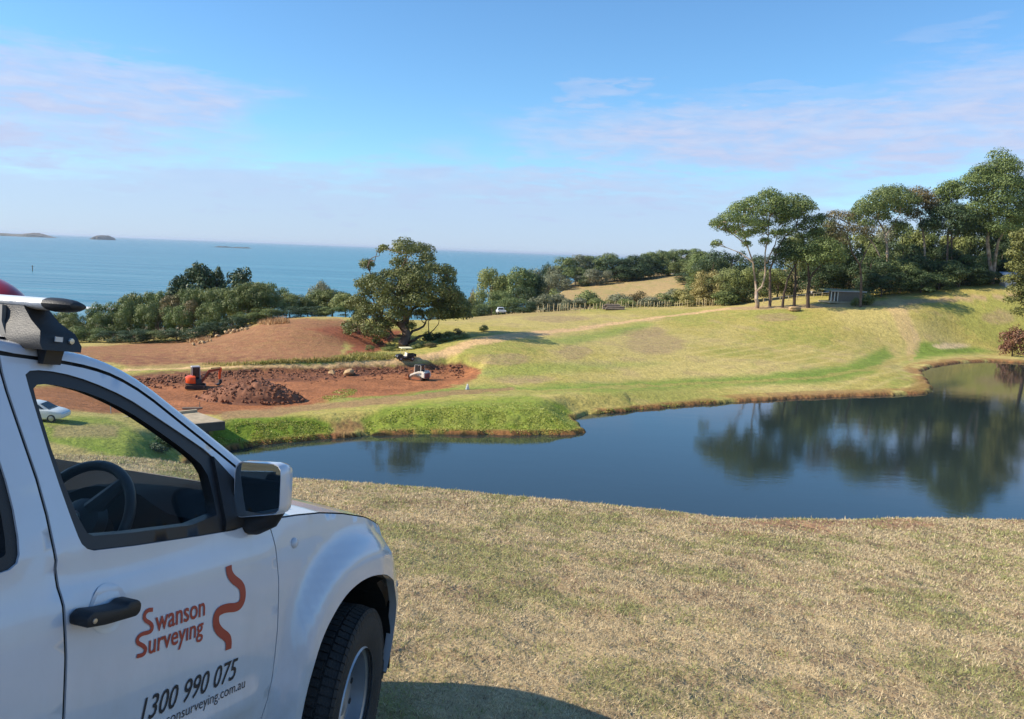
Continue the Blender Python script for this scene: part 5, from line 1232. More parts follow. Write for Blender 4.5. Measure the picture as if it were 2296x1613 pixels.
# ---- heap of dug earth: a rough mound with clods
hp = on_z(565, 892, HC-17.0); dh = empty('dirt_heap', tuple(hp), label='long lumpy heap of freshly dug brown earth in the excavated pit', cat='dirt heap')
hx = 230*hp[1]/FPX*.5
def heap_h(x, y):
    e = (x/hx)**2+(y/2.6)**2; prof = np.clip(1-e, 0, 1)**.6
    ridge = 1.45+.5*np.interp(x/hx, [-1, -.55, -.2, .1, .35, .6, 1], [-.9, -.3, .25, .65, .5, .35, -.6])
    return prof*ridge*(.8+.5*fbm(x*.9+5, y*.9, 3, 81))+.28*(fbm(x*2.6, y*2.6, 3, 83)-.4)*sst(e, 1.25, .8)-.7*sst(e, .92, 1.6)
gx = np.linspace(-hx*1.25, hx*1.25, 150); gy = np.linspace(-3.3, 3.3, 70); GX, GY = np.meshgrid(gx, gy, indexing='ij'); GZ = heap_h(GX.ravel(), GY.ravel())
i, j = np.meshgrid(np.arange(149), np.arange(69), indexing='ij'); link('mound', mesh_np('mound', np.stack([GX.ravel(), GY.ravel(), GZ], 1), np.stack([i*70+j, (i+1)*70+j, (i+1)*70+j+1, i*70+j+1], -1).reshape(-1, 4)), M_clod, dh)
for k in range(330):
    x = r.uniform(-hx*1.05, hx*1.05); y = -2.7+r.random()**1.3*4.0; e = (x/hx)**2+(y/2.6)**2
    if e > 1.3: continue
    s = r.choice([.14, .18, .2, .24, .28, .34, .42]); z = float(heap_h(np.array([x]), np.array([y]))[0]); piece('clod', r.choice(CLODS), dh, (x, y, max(z, 0)+s*.15), (s*1.1, s, s))
# ---- clods along the back wall of the pit
wl = empty('earth_berm', tuple(on_z(600, 846, HC-17.0)), label='crumbling berm of dark clods along the back edge of the excavated pit', cat='earth bank'); wb = Vector(wl.location)
bv = []
for k in range(2200):
    u = r.uniform(300, 1040); v = np.interp(u, [300, 420, 560, 700, 850, 1000, 1040], [838, 833, 828, 826, 822, 818, 820])+abs(r.gauss(0, 1))*8
    if u > 770 and r.random() < .5: continue
    p = on_z(u, v, HC-16.5); z = float(base_fast(np.array([p[0]]), np.array([p[1]]))[0]); p[2] = z
    bv.append((Vector(p), r.choice([.10, .12, .15, .2, .26, .34])))
bv.sort(key=lambda q: -q[1])
for p, s in bv[:280]: piece('clod', r.choice(DCLODS), wl, p-wb+Vector((0, 0, .05)), (s*1.5, s*1.2, s*1.2))
Vv = []; Ff = []
for p, s in bv[280:]:
    me = r.choice(DCLODS); b0 = len(Vv); Vv += [tuple(p-wb+v.co*s*1.4) for v in me.vertices]; Ff += [tuple(b0+i for i in f.vertices) for f in me.polygons]
mb = MB(); mb.add(Vv, Ff); o = mb.build('loose_clods', M_dclod, wl, fixn=False); tag(o, kind='stuff')
# ---- two pale boulders at the pit's edge and one on the ridge
for u, v, w, l in [(744, 829, .9, 'small pale boulder sitting in the crumbling edge of the pit'), (782, 831, 1.7, 'larger flat pale boulder sitting in the crumbling edge of the pit')]:
    p = on_z(u, v, HC-16.4); p[2] = gz(p[0], p[1]); o = piece('boulder', ico_rock(70+u, 2, .16, .7), None, (p[0], p[1], p[2]+w*.15), (w*1.3, w, w*.8)); o.data.materials.append(M_stone); tag(o, l, 'boulder', 'boulders at the pit edge')
p = at(1781, 695, 181); p[2] = gz(p[0], p[1]); o = piece('boulder', ico_rock(90, 2, .14, .65), None, (p[0], p[1], p[2]+.45), (3.1, 2.0, 1.9), (0, 0, .3)); o.data.materials.append(M_stone); tag(o, 'big weathered sandstone boulder lying before the ridge gums', 'boulder')
# ---- white tee marker
p = ground_hit(1048, 874, 60); tm = MB(); tm.prism([(-.22, 0), (.22, 0), (.06, .62), (-.02, .62)], 'y', -.10, -.06); tm.prism([(-.22, 0), (.22, 0), (.06, .62), (-.02, .62)], 'y', .06, .10); tm.box(-.05, .05, -.10, .10, .56, .64); o = tm.build('tee_marker', M_wpaint); o.location = tuple(p); o.rotation_euler = (0, 0, .6); tag(o, 'small white A-shaped marker standing on the green strip', 'marker')

# ---- mini excavator
def excavator():
    b = on_z(438, 868, HC-17.0); b[2] = gz(b[0], b[1]); e = empty('mini_excavator', tuple(b), radians(20), 'orange mini excavator with black cab digging in the red earth pit', 'excavator')   # local x forward
    for s in (-1, 1):
        t = MB(); prof = [(-.95, .02), (.95, .02), (1.08, .12), (1.12, .28), (1.05, .42), (.92, .50), (-.92, .50), (-1.05, .42), (-1.12, .28), (-1.08, .12)]
        t.prism(prof, 'y', s*.78-.17, s*.78+.17); tr_ = t.build('track', M_dirtyrub, e, bevel=.03)
        w = MB(); w.prism([(-.80, .12), (.80, .12), (.9, .27), (.80, .40), (-.80, .40), (-.9, .27)], 'y', s*.78-.185, s*.78+.185); w.build('track_frame', M_blackp, tr_, bevel=.02)
    m = MB(); m.box(-.5, .5, -.62, .62, .28, .52); m.build('undercarriage', M_blackp, e, bevel=.03)
    up = bpy.data.objects.new('upper_body', None); COL.objects.link(up); up.parent = e; up.location = (0, 0, .55); up.rotation_euler = (0, 0, radians(12))
    m = MB(); pl = []
    for k in range(13):
        a = pi/2+pi*k/12; pl.append((-.25+.80*cos(a)*1.0, .82*sin(a)))
    pl += [(.55, -.82), (.55, .82)]
    m.prism(pl, 'z', .0, .14); m.build('deck', M_greyp, up, bevel=.02)
    m = MB(); pl2 = [(-.25+.86*cos(pi/2+pi*k/12), .84*sin(pi/2+pi*k/12)) for k in range(13)]+[(-.12, -.84), (-.12, .84)]
    V = []
    for z, k in ((.12, .93), (.25, 1.0), (.62, 1.0), (.85, .95), (.95, .80)):
        V += [(x*k, y*k, z) for x, y in pl2]
    n = len(pl2); m.add(V, [(i*n+j, i*n+(j+1) % n, (i+1)*n+(j+1) % n, (i+1)*n+j) for i in range(4) for j in range(n)]+[tuple(4*n+j for j in range(n))]); cw = m.build('counterweight', M_orange, up, smooth=True)
    for z in (.34, .50, .66):
        m = MB(); m.box(-1.13, -1.09, -.22, .12, z-.035, z+.035); m.build('vent_slot', M_blackp, cw)
    # cab
    cb = bpy.data.objects.new('cab', None); COL.objects.link(cb); cb.parent = up
    for x, y in ((-.30, .08), (-.30, .80), (.55, .80), (.55, .08)):
        m = MB(); m.box(x-.04, x+.04, y-.04, y+.04, .14, 1.92); m.build('pillar', M_lgrey, cb)
    m = MB(); m.box(-.38, .62, .0, .88, 1.90, 2.02, .05, .05); m.build('cab_roof', M_lgrey, cb, bevel=.03)
    for (x0, x1, y0, y1) in ((-.315, -.295, .10, .78), (.54, .56, .10, .78), (-.28, .53, .785, .80), (-.28, .53, .08, .095)):
        m = MB(); m.box(x0, x1, y0, y1, .20, 1.88); m.build('cab_window', M_wglass, cb)
    m = MB(); m.box(-.1, .3, .25, .65, .14, .55); m.prism([(-.15, .5), (-.03, .5), (-.10, 1.15), (-.22, 1.15)], 'y', .25, .65); m.build('seat', M_int, cb, bevel=.03)
    m = MB(); m.box(-.1, .58, -.80, -.04, .14, .62, .04, .06); m.build('engine_cover', M_greyp, up, bevel=.04)
    # boom, arm, bucket
    bo = bpy.data.objects.new('boom_arm', None); COL.objects.link(bo); bo.parent = up; bo.location = (0, -.05, 0)
    def beam(pts, w, name, mm):
        m = MB(); m.prism(pts, 'y', -w, w); return m.build(name, mm, bo, bevel=.02)
    beam([(.52, .10), (.75, .05), (1.55, 1.30), (2.75, 1.50), (2.78, 1.72), (1.45, 1.58)], .11, 'boom', M_dorange)
    beam([(2.60, 1.40), (2.85, 1.86), (2.98, 1.72), (2.80, .42), (2.62, .42)], .085, 'arm', M_orange)
    m = MB(); m.tube([(.80, 0, .28), (1.62, 0, 1.26)], .06, 8); m.build('boom_cylinder', M_blackp, bo, smooth=True)
    m = MB(); m.tube([(1.75, 0, 1.74), (2.85, 0, 1.80)], .05, 8); m.build('arm_cylinder', M_blackp, bo, smooth=True)
    m = MB(); m.tube([(2.90, 0, 1.25), (2.96, 0, .45)], .04, 8); m.build('bucket_cylinder', M_bolt, bo, smooth=True)
    m = MB(); bp = [(2.66, .42), (2.92, .36), (2.95, .05), (2.70, -.25), (2.35, -.28), (2.15, -.10), (2.40, -.16), (2.62, -.05)]
    m.prism(bp, 'y', -.26, .26); m.build('bucket', M_blackp, bo, bevel=.015)
    m = MB(); m.box(1.05, 1.15, -.95, .95, .12, .42); m.build('dozer_blade', M_greyp, e, bevel=.02)
    m = MB(); m.prism([(.5, .22), (1.06, .18), (1.06, .30), (.5, .34)], 'y', -.35, .35); m.build('blade_arm', M_blackp, e)
    return e
excavator()
# ---- tracked loader
def loader():
    b = on_z(941, 851, HC-17.0); b[2] = gz(b[0], b[1]); e = empty('tracked_loader', tuple(b), radians(152), 'white compact tracked loader with raised rusty bucket in the excavated pit', 'loader')
    for s in (-1, 1):
        t = MB(); t.prism([(-.75, 0), (.75, 0), (.92, .14), (.95, .30), (.55, .66), (.25, .70), (-.70, .56), (-.95, .36), (-.92, .14)], 'y', s*.72-.20, s*.72+.20); q = t.build('track', M_dirtyrub, e, bevel=.03)
        w = MB(); w.prism([(-.6, .12), (.6, .12), (.72, .28), (.35, .52), (-.6, .42), (-.75, .28)], 'y', s*.72-.215, s*.72+.215); w.build('track_frame', M_rust, q, bevel=.02)
        a = MB(); a.prism([(-1.15, 1.0), (-.95, 1.28), (-.2, 1.22), (1.0, .75), (1.32, .30), (1.20, .22), (.85, .60), (-.3, 1.05)], 'y', s*.66-.07, s*.66+.07); a.build('lift_arm', M_cream, e, bevel=.02)
        u = MB(); u.box(-1.2, -.80, s*.66-.12, s*.66+.12, .45, 1.12); u.build('arm_tower', M_cream, e, bevel=.04)
    m = MB(); m.box(-1.15, .75, -.50, .50, .30, .92); m.build('hull', M_cream, e, bevel=.04)
    m = MB(); m.box(-1.24, -1.16, -.54, .54, .36, 1.02); m.build('engine_door', M_maroon, e, bevel=.03)
    m = MB(); m.box(-1.1, -.45, -.48, .48, .92, 1.16, .08, .04); m.build('engine_hood', M_cream, e, bevel=.04)
    cb = bpy.data.objects.new('cab', None); COL.objects.link(cb); cb.parent = e
    for x, y in ((-.45, -.44), (-.45, .44), (.55, -.44), (.55, .44)):
        m = MB(); m.tube([(x, y, .9), (x*(.9 if x > 0 else 1), y*.96, 1.98)], .045, 8); m.build('cage_post', M_cream, cb)
    m = MB(); m.box(-.52, .55, -.48, .48, 1.95, 2.06, .04, .04); m.build('cab_roof', M_blackp, cb, bevel=.02)
    m = MB(); m.box(-.47, -.43, -.40, .40, 1.12, 1.92); m.build('rear_window', M_wglass, cb)
    for s in (-1, 1):
        m = MB(); m.box(-.38, .46, s*.43-.01, s*.43+.01, 1.1, 1.9); m.build('side_mesh', M_wglass, cb)
    m = MB(); m.prism([(1.10, .10), (1.25, .72), (1.40, .78), (1.38, .45), (2.02, .22), (2.05, .14)], 'y', -.95, .95); m.build('bucket', M_rust, e, bevel=.02)
    return e
loader()
# ---- utility buggy on the track
def buggy():
    b = ground_hit(909, 811, 95); e = empty('utility_buggy', tuple(b), radians(205), 'dark open utility buggy with cream canopy roof parked on the dirt track', 'buggy')
    for x in (-.85, .85):
        for s in (-1, 1):
            w = MB(); w.lathe([(.13, s*.42), (.28, s*.44), (.32, s*.48), (.32, s*.62), (.28, s*.66), (.12, s*.66)], 'y', (x, 0, .32), 20); q = w.build('wheel', M_dirtyrub, e, smooth=True)
            h = MB(); h.lathe([(0, s*.655), (.15, s*.65), (.16, s*.62)], 'y', (x, 0, .32), 14); h.build('hub_cap', M_lgrey, q, smooth=True)
    m = MB(); m.box(-1.25, 1.25, -.55, .55, .32, .50); m.build('chassis', M_blackp, e, bevel=.03)
    m = MB(); m.box(-1.35, -.15, -.68, .68, .62, .66)
    m.build('tray_floor', M_greyp, e)
    for (x0, x1, y0, y1) in ((-1.35, -.15, -.70, -.66), (-1.35, -.15, .66, .70), (-1.39, -1.35, -.70, .70), (-.15, -.11, -.70, .70)):
        m = MB(); m.box(x0, x1, y0, y1, .60, .98); m.build('tray_side', M_blackp, e)
    m = MB(); m.prism([(.55, .45), (1.32, .45), (1.36, .62), (1.25, .86), (.62, .98), (.55, .95)], 'y', -.62, .62); m.build('bonnet', M_greyp, e, bevel=.05)
    for s in (-1, 1):
        m = MB(); m.lathe([(0, 1.375), (.07, 1.37), (.08, 1.33)], 'x', (0, s*.42, .66), 12); m.build('headlight', M_lens, e)
        m = MB(); m.tube([(.62, s*.58, .95), (.40, s*.56, 1.80)], .025, 6); m.build('front_post', M_canvas, e)
        m = MB(); m.tube([(-.18, s*.58, .66), (-.22, s*.56, 1.80)], .025, 6); m.build('rear_post', M_canvas, e)
    m = MB(); m.box(-.85, .85, -.78, .78, 1.82, 1.90, .08, .08); m.build('canopy', M_canvas, e, bevel=.03)
    m = MB(); m.box(-.05, .42, -.55, .55, .55, .72); m.prism([(-.12, .70), (.0, .70), (-.05, 1.20), (-.15, 1.20)], 'y', -.55, .55); m.build('bench_seat', M_cream, e, bevel=.03)
    m = MB(); m.tube([(.45+.02*cos(a), .28+.15*cos(a), 1.05+.14*sin(a)) for a in [2*pi*k/16 for k in range(17)]], .014, 6, cap=False); m.build('steering_wheel', M_blackp, e)
    return e
buggy()

# ---- simple but whole cars: body lofted along its length
def car_body(e, secs, m, name='body'):
    """secs: (x, half width, z low, z belt, half width top, z top)"""
    V = []; n = 10
    for x, w, z0, zb, wt, zt in secs:
        ring = [(-w*.92, z0), (-w, z0+.12), (-w, (z0+zb)*.5+.1), (-w*.97, zb), (-wt, zt), (wt, zt), (w*.97, zb), (w, (z0+zb)*.5+.1), (w, z0+.12), (w*.92, z0)]
        V += [(x, y, z) for y, z in ring]
    mb = MB(); mb.add(V, [(i*n+k, i*n+(k+1) % n, (i+1)*n+(k+1) % n, (i+1)*n+k) for i in range(len(secs)-1) for k in range(n)]+[tuple(range(n)), tuple((len(secs)-1)*n+k for k in range(n))])
    return mb.build(name, m, e, bevel=.03, smooth=True)
def car_wheels(e, xs, w, r):
    for x in xs:
        for s in (-1, 1):
            a = MB(); a.lathe([(.16, s*(w-.2)), (r*.93, s*(w-.21)), (r, s*(w-.18)), (r, s*(w-.02)), (r*.93, s*w), (.2, s*(w+.005))], 'y', (x, 0, r), 24); q = a.build('wheel', M_rubber, e, smooth=True)
            a = MB(); a.lathe([(0, s*(w+.004)), (.17, s*(w+.002)), (.205, s*(w-.01))], 'y', (x, 0, r), 18); a.build('rim', M_steel, q, smooth=True)
wc = at(88, 941, 60.0); wc[2] = gz(wc[0], wc[1])
wcar = empty('parked_car', (wc[0], wc[1], wc[2]), radians(4), 'white hatchback parked on the grass by the earthworks, seen through the ute windows', 'car')
car_body(wcar, [(-2.05, .70, .45, .80, .66, .86), (-1.95, .82, .30, .92, .70, .98), (-1.4, .86, .24, .95, .72, .99), (-.5, .87, .22, .94, .74, .97), (.6, .87, .22, .93, .74, .96), (1.0, .86, .24, .90, .74, .98), (1.6, .83, .26, .80, .66, .86), (1.98, .72, .30, .70, .50, .74), (2.10, .55, .38, .62, .4, .64)], M_wpaint)
car_body(wcar, [(-1.92, .68, .9, .95, .60, 1.0), (-1.55, .74, .92, .98, .58, 1.38), (-1.0, .75, .92, .98, .60, 1.46), (-.2, .75, .92, .98, .60, 1.47), (.35, .74, .92, .98, .58, 1.36), (1.05, .70, .9, .94, .58, .97)], M_wpaint, 'cabin')
for s in (-1, 1):
    a = MB(); y = s*.742
    a.add([(-1.45, y, 1.0), (.75, y, 1.0), (.28, s*.625, 1.32), (-.2, s*.625, 1.41), (-1.1, s*.625, 1.40)], [(0, 1, 2, 3, 4)]); a.build('side_window', M_wglass, wcar)
    a = MB(); a.add([(1.72, s*.60, .82), (2.02, s*.50, .72), (2.06, s*.62, .60), (1.85, s*.76, .66)], [(0, 1, 2, 3)]); a.build('headlight', M_lens, wcar)
a = MB(); a.add([(.40, -.58, 1.37), (.40, .58, 1.37), (1.07, .62, .985), (1.07, -.62, .985)], [(0, 1, 2, 3)]); a.build('windscreen', M_wglass, wcar)
car_wheels(wcar, (-1.30, 1.28), .86, .31)
# far white ute by the fence
fp = at(1122, 707, 190); fp[2] = gz(fp[0], fp[1])
fu = empty('distant_ute', tuple(fp), radians(100), 'white tray ute parked beside the end of the stake fence', 'ute')
car_body(fu, [(-.4, .85, .5, 1.05, .80, 1.1), (1.0, .86, .45, 1.05, .78, 1.12), (1.9, .84, .45, 1.0, .72, 1.06), (2.15, .75, .5, .9, .6, .95)], M_wpaint)
car_body(fu, [(-.5, .78, 1.05, 1.12, .68, 1.72), (.3, .78, 1.05, 1.12, .68, 1.76), (.55, .78, 1.05, 1.12, .66, 1.68), (1.05, .76, 1.05, 1.10, .66, 1.14)], M_wpaint, 'cabin')
a = MB(); a.add([(-.512, -.66, 1.2), (-.512, .66, 1.2), (-.512, .60, 1.62), (-.512, -.60, 1.62)], [(0, 1, 2, 3)]); a.build('rear_window', M_wglass, fu)
a = MB(); a.box(-2.7, -.6, -.9, .9, .82, .92); a.build('tray', M_wpaint, fu, bevel=.02)
for (x0, x1, y0, y1) in ((-2.7, -.6, -.9, -.86), (-2.7, -.6, .86, .9), (-2.72, -2.68, -.9, .9)):
    a = MB(); a.box(x0, x1, y0, y1, .92, 1.18); a.build('tray_side', M_wpaint, fu)
car_wheels(fu, (-1.6, 1.25), .86, .36)

# ---- concrete crossing over the inlet
ZD = HC-15.25
qA, qB, qC, qD = [on_z(a, b, ZD) for a, b in ((247, 943), (440, 923), (503, 945), (304, 962))]
br = empty('concrete_crossing', tuple((qA+qB+qC+qD)/4), label='low pale concrete slab bridge with kerbs across the pond inlet', cat='bridge'); bo_ = np.array(br.location)
def slab(pts, z0, z1, name, m):
    mb = MB(); P = [(p[0]-bo_[0], p[1]-bo_[1]) for p in pts]; mb.prism(P, 'z', z0-bo_[2], z1-bo_[2]); return mb.build(name, m, br, bevel=.02)
slab([qA, qB, qC, qD], ZD-.45, ZD, 'deck', M_conc)
def edge_beam(p, q, w, z0, z1, name, m, inw):
    d = q[:2]-p[:2]; d /= np.linalg.norm(d); n = np.array([-d[1], d[0]])*inw
    return slab([p[:2], q[:2], q[:2]+n*w, p[:2]+n*w], z0, z1, name, m)
edge_beam(qA, qB, .3, ZD+.001, ZD+.22, 'kerb', M_conc, -1); edge_beam(qD, qC, .25, ZD-.7, ZD+.03, 'side_wall', M_cdark, -1)
for t in (.25, .75):
    c = qA*(1-t)+qB*t; d_ = qD*(1-t)+qC*t; edge_beam(c, d_, .5, ZD-2.2, ZD-.451, 'pier', M_cdark, 1)
def post(name, label, px, py, Y, h, rad, m, cat, lean=0, group=None):
    p = at(px, py, Y); p[2] = gz(p[0], p[1]); mb = MB(); mb.tube([(0, 0, -.3), (lean*.5, 0, h*.5), (lean, 0, h)], [rad, rad, rad*.85], 8); mb.lathe([(rad*1.2, h-.04), (rad*1.25, h), (0, h+.03)], 'z', (lean, 0, 0), 8)
    o = mb.build(name, m); o.location = tuple(p); tag(o, label, cat, group); return o
post('steel_post', 'thin grey steel post standing at the corner of the concrete crossing', 249, 938, 67.5, 1.9, .035, M_galv, 'post')
post('survey_stake', 'short dark stake in the ground beyond the concrete crossing', 448, 919, 80, .7, .05, M_log, 'stake')
lg = MB(); lg.tube([(-.9, 0, .14), (-.3, .02, .15), (.5, 0, .17), (.95, .03, .22)], [.13, .15, .14, .10], 9); q = on_z(431, 921, HC-16.4); o = lg.build('log', M_log, smooth=True); o.location = (q[0], q[1], gz(q[0], q[1])); o.rotation_euler = (0, 0, .15); tag(o, 'short weathered log lying by the end of the concrete crossing', 'log')

# ---- stake fence
fo = at(1200, 703, 192); fo[2] = gz(fo[0], fo[1]); fe = empty('stake_fence', tuple(fo), label='long row of thin timber stakes running along the top of the dry field', cat='fence'); r = random.Random(9)
stake = MB(); stake.tube([(0, 0, -.3), (.01, 0, .8), (0, 0, 1.6)], [.085, .08, .07], 6); sm = stake.mesh('stake'); sm.materials.append(M_timber)
u = 1206.0; tops = []
while u < 1650:
    Yv = np.interp(u, [1200, 1400, 1640], [192, 197, 209])+r.uniform(-.3, .3); p = at(u, np.interp(u, [1200, 1400, 1640], [703, 695, 686]), Yv); p[2] = gz(p[0], p[1]); s = r.uniform(.85, 1.3)
    o = piece('stake', sm, fe, Vector(p)-Vector(fo), (1, 1, s), (r.uniform(-.05, .05), r.uniform(-.05, .05), r.uniform(0, 6))); tops.append(Vector(p)-Vector(fo)); u += r.choice([3.4, 4.2, 5, 6, 8])*np.interp(u, [1200, 1420, 1650], [1.5, 1.3, .9])
for hgt in (.5, 1.0):
    w = MB(); w.tube([t+Vector((0, -.05, hgt)) for t in tops[::2]], .012, 4, cap=False); w.build('wire', M_galv, fe)
# ---- pile of logs by the fence
lp = at(1376, 697, 193); lp[2] = gz(lp[0], lp[1]); lo = empty('log_pile', tuple(lp), .1, 'weathered grey pile of felled logs in front of the stake fence', 'log pile')
for k, (y, z, L_, o_) in enumerate([(-.9, .25, 4.6, .1), (-.3, .27, 5.2, -.2), (.3, .25, 4.9, .2), (.9, .26, 4.4, 0), (-.6, .70, 4.3, .3), (0, .72, 4.9, -.3), (.6, .70, 4.0, .1), (-.2, 1.12, 3.8, -.4)]):
    w = MB(); w.tube([(-L_/2+o_, y, z), (o_, y+.06, z+.03), (L_/2+o_, y, z)], [.26, .28, .22], 9); w.build('log', M_log, lo, smooth=True)

# ---- shed on the ridge
sp = at(1900, 679, 190); sp[2] = gz(sp[0], sp[1]); sh = empty('shed', tuple(sp), radians(14), 'low dim shed with a flat green-edged roof among the ridge trees', 'shed')
for (x0, x1, y0, y1) in ((-2.6, 4.4, -.06, .06), (4.28, 4.4, .06, 3.5), (-2.6, 4.4, 3.5, 3.62)):
    m = MB(); m.box(x0, x1, y0, y1, -.3, 2.35); m.build('wall', M_wallg, sh)
m = MB(); m.prism([(-.4, 2.36), (4.0, 2.62), (4.0, 2.78), (-.4, 2.52)], 'x', -5.0, 4.8); rf = m.build('roof', M_roofg, sh)
m = MB(); m.box(-4.95, 4.75, -.46, -.405, 2.30, 2.56); m.build('fascia', M_lgrey, rf)
for x in (-4.5, -3.6, -2.75):
    m = MB(); m.box(x-.08, x+.08, -.1, .06, -.3, 2.36); m.build('post', M_cream, sh)
m = MB(); m.box(-2.605, -2.58, .3, 3.3, .0, 2.1); m.build('door', M_blackp, sh)
m = MB(); m.box(-5.2, 4.6, -.9, 3.9, -.35, .04); m.build('slab', M_conc, sh)
# rail fence beyond the ridge gums
rp = at(1740, 672, 200); rp[2] = gz(rp[0], rp[1]); rf_ = empty('rail_fence', tuple(rp), label='grey post and rail fence behind the ridge gums beside the shed', cat='fence'); tops = []
for k, u in enumerate(np.linspace(1712, 1880, 10)):
    p = at(u, 672, 200+.2*k); p[2] = gz(p[0], p[1]); v = Vector(p)-Vector(rp); m = MB(); m.box(v.x-.07, v.x+.07, v.y-.07, v.y+.07, v.z-.3, v.z+1.25); m.build('post', M_timber, rf_); tops.append(v)
for hgt in (.55, 1.1):
    m = MB(); m.tube([t+Vector((0, -.1, hgt)) for t in tops], .05, 6); m.build('rail', M_lgrey, rf_)
# small tractor and blue trailer beyond the rail fence
tp = at(1826, 668, 206); tp[2] = gz(tp[0], tp[1]); tt = empty('small_tractor', tuple(tp), radians(10), 'small pale tractor with a cab parked behind the rail fence', 'tractor')
m = MB(); m.prism([(.2, .6), (1.7, .6), (1.75, 1.15), (.2, 1.3)], 'y', -.4, .4); m.build('bonnet', M_cream, tt, bevel=.06)
m = MB(); m.box(-.9, .25, -.6, .6, .7, 1.2); m.build('body', M_lgrey, tt, bevel=.05)
for x, y in ((-.85, -.55), (-.85, .55), (.2, -.55), (.2, .55)):
    m = MB(); m.box(x-.04, x+.04, y-.04, y+.04, 1.2, 2.3); m.build('cab_post', M_lgrey, tt)
m = MB(); m.box(-1.0, .35, -.65, .65, 2.3, 2.42); m.build('cab_roof', M_cream, tt, bevel=.04)
for x, rr, w in ((-.6, .62, .75), (1.3, .38, .6)):
    for s in (-1, 1):
        a = MB(); a.lathe([(.12, s*(w-.25)), (rr*.92, s*(w-.25)), (rr, s*(w-.2)), (rr, s*(w-.05)), (rr*.92, s*w), (.1, s*w)], 'y', (x, 0, rr), 20); a.build('wheel', M_rubber, tt, smooth=True)
bp_ = at(1866, 668, 205); bp_[2] = gz(bp_[0], bp_[1]); bt = empty('box_trailer', tuple(bp_), radians(8), 'blue box trailer standing next to the small tractor', 'trailer')
m = MB(); m.box(-1.9, 1.9, -.9, .9, .5, .6); m.build('floor', M_blackp, bt)
for (x0, x1, y0, y1) in ((-1.9, 1.9, -.92, -.86), (-1.9, 1.9, .86, .92), (-1.94, -1.88, -.9, .9), (1.88, 1.94, -.9, .9)):
    m = MB(); m.box(x0, x1, y0, y1, .55, 1.55); m.build('side_panel', M_blue, bt)
for s in (-1, 1):
    a = MB(); a.lathe([(.1, s*.95), (.30, s*.95), (.33, s*.99), (.33, s*1.1), (.1, s*1.14)], 'y', (-.1, 0, .33), 18); a.build('wheel', M_rubber, bt, smooth=True)
m = MB(); m.tube([(1.9, 0, .5), (3.0, 0, .45)], .06, 8); m.build('drawbar', M_greyp, bt)
# white house among the trees of the far hill
hq = at(1528, 583, 470); hz_ = gz(hq[0], hq[1]); hs = empty('white_house', (hq[0], hq[1], hz_), .25, 'white house showing between the treetops on the far hill', 'house'); Hh = hq[2]-hz_
m = MB(); m.box(-4.5, 4.5, -3.5, 3.5, -1, Hh+.4); m.build('wall', M_wpaint, hs)
m = MB(); m.prism([(-4.2, Hh+.4), (4.2, Hh+.4), (0, Hh+2.0)], 'x', -4.9, 4.9); m.build('roof', M_lgrey, hs)
for x in (-2.6, 0, 2.6):
    m = MB(); m.box(x-.7, x+.7, -3.54, -3.48, Hh-1.5, Hh-.3); m.build('window', M_wglass, hs)
# shed roof at the edge of the wood
kq = at(2262, 645, 200); kz = gz(kq[0], kq[1]); ks = empty('farm_shed', (kq[0], kq[1], kz), -.1, 'grey-blue roofed shed half hidden at the edge of the wood on the rise', 'shed')
m = MB(); m.box(-1.6, 3.2, -1.5, 1.5, -.5, 2.2); m.build('wall', M_lgrey, ks)
m = MB(); m.prism([(-1.8, 2.2), (1.8, 3.3), (1.8, 3.4), (-1.8, 2.3)], 'x', -1.9, 3.5); m.build('roof', M_galv, ks)
# channel marker pole in the sea
mp_ = on_z(73, 608, 0.0); m = MB(); m.tube([(0, 0, -3), (0, 0, 5.6)], [.45, .38], 8); m.box(-.7, .7, -.2, .2, 4.6, 5.8); o = m.build('channel_marker', M_log); o.location = tuple(mp_); tag(o, 'thin dark marker pole standing in the sea', 'marker')

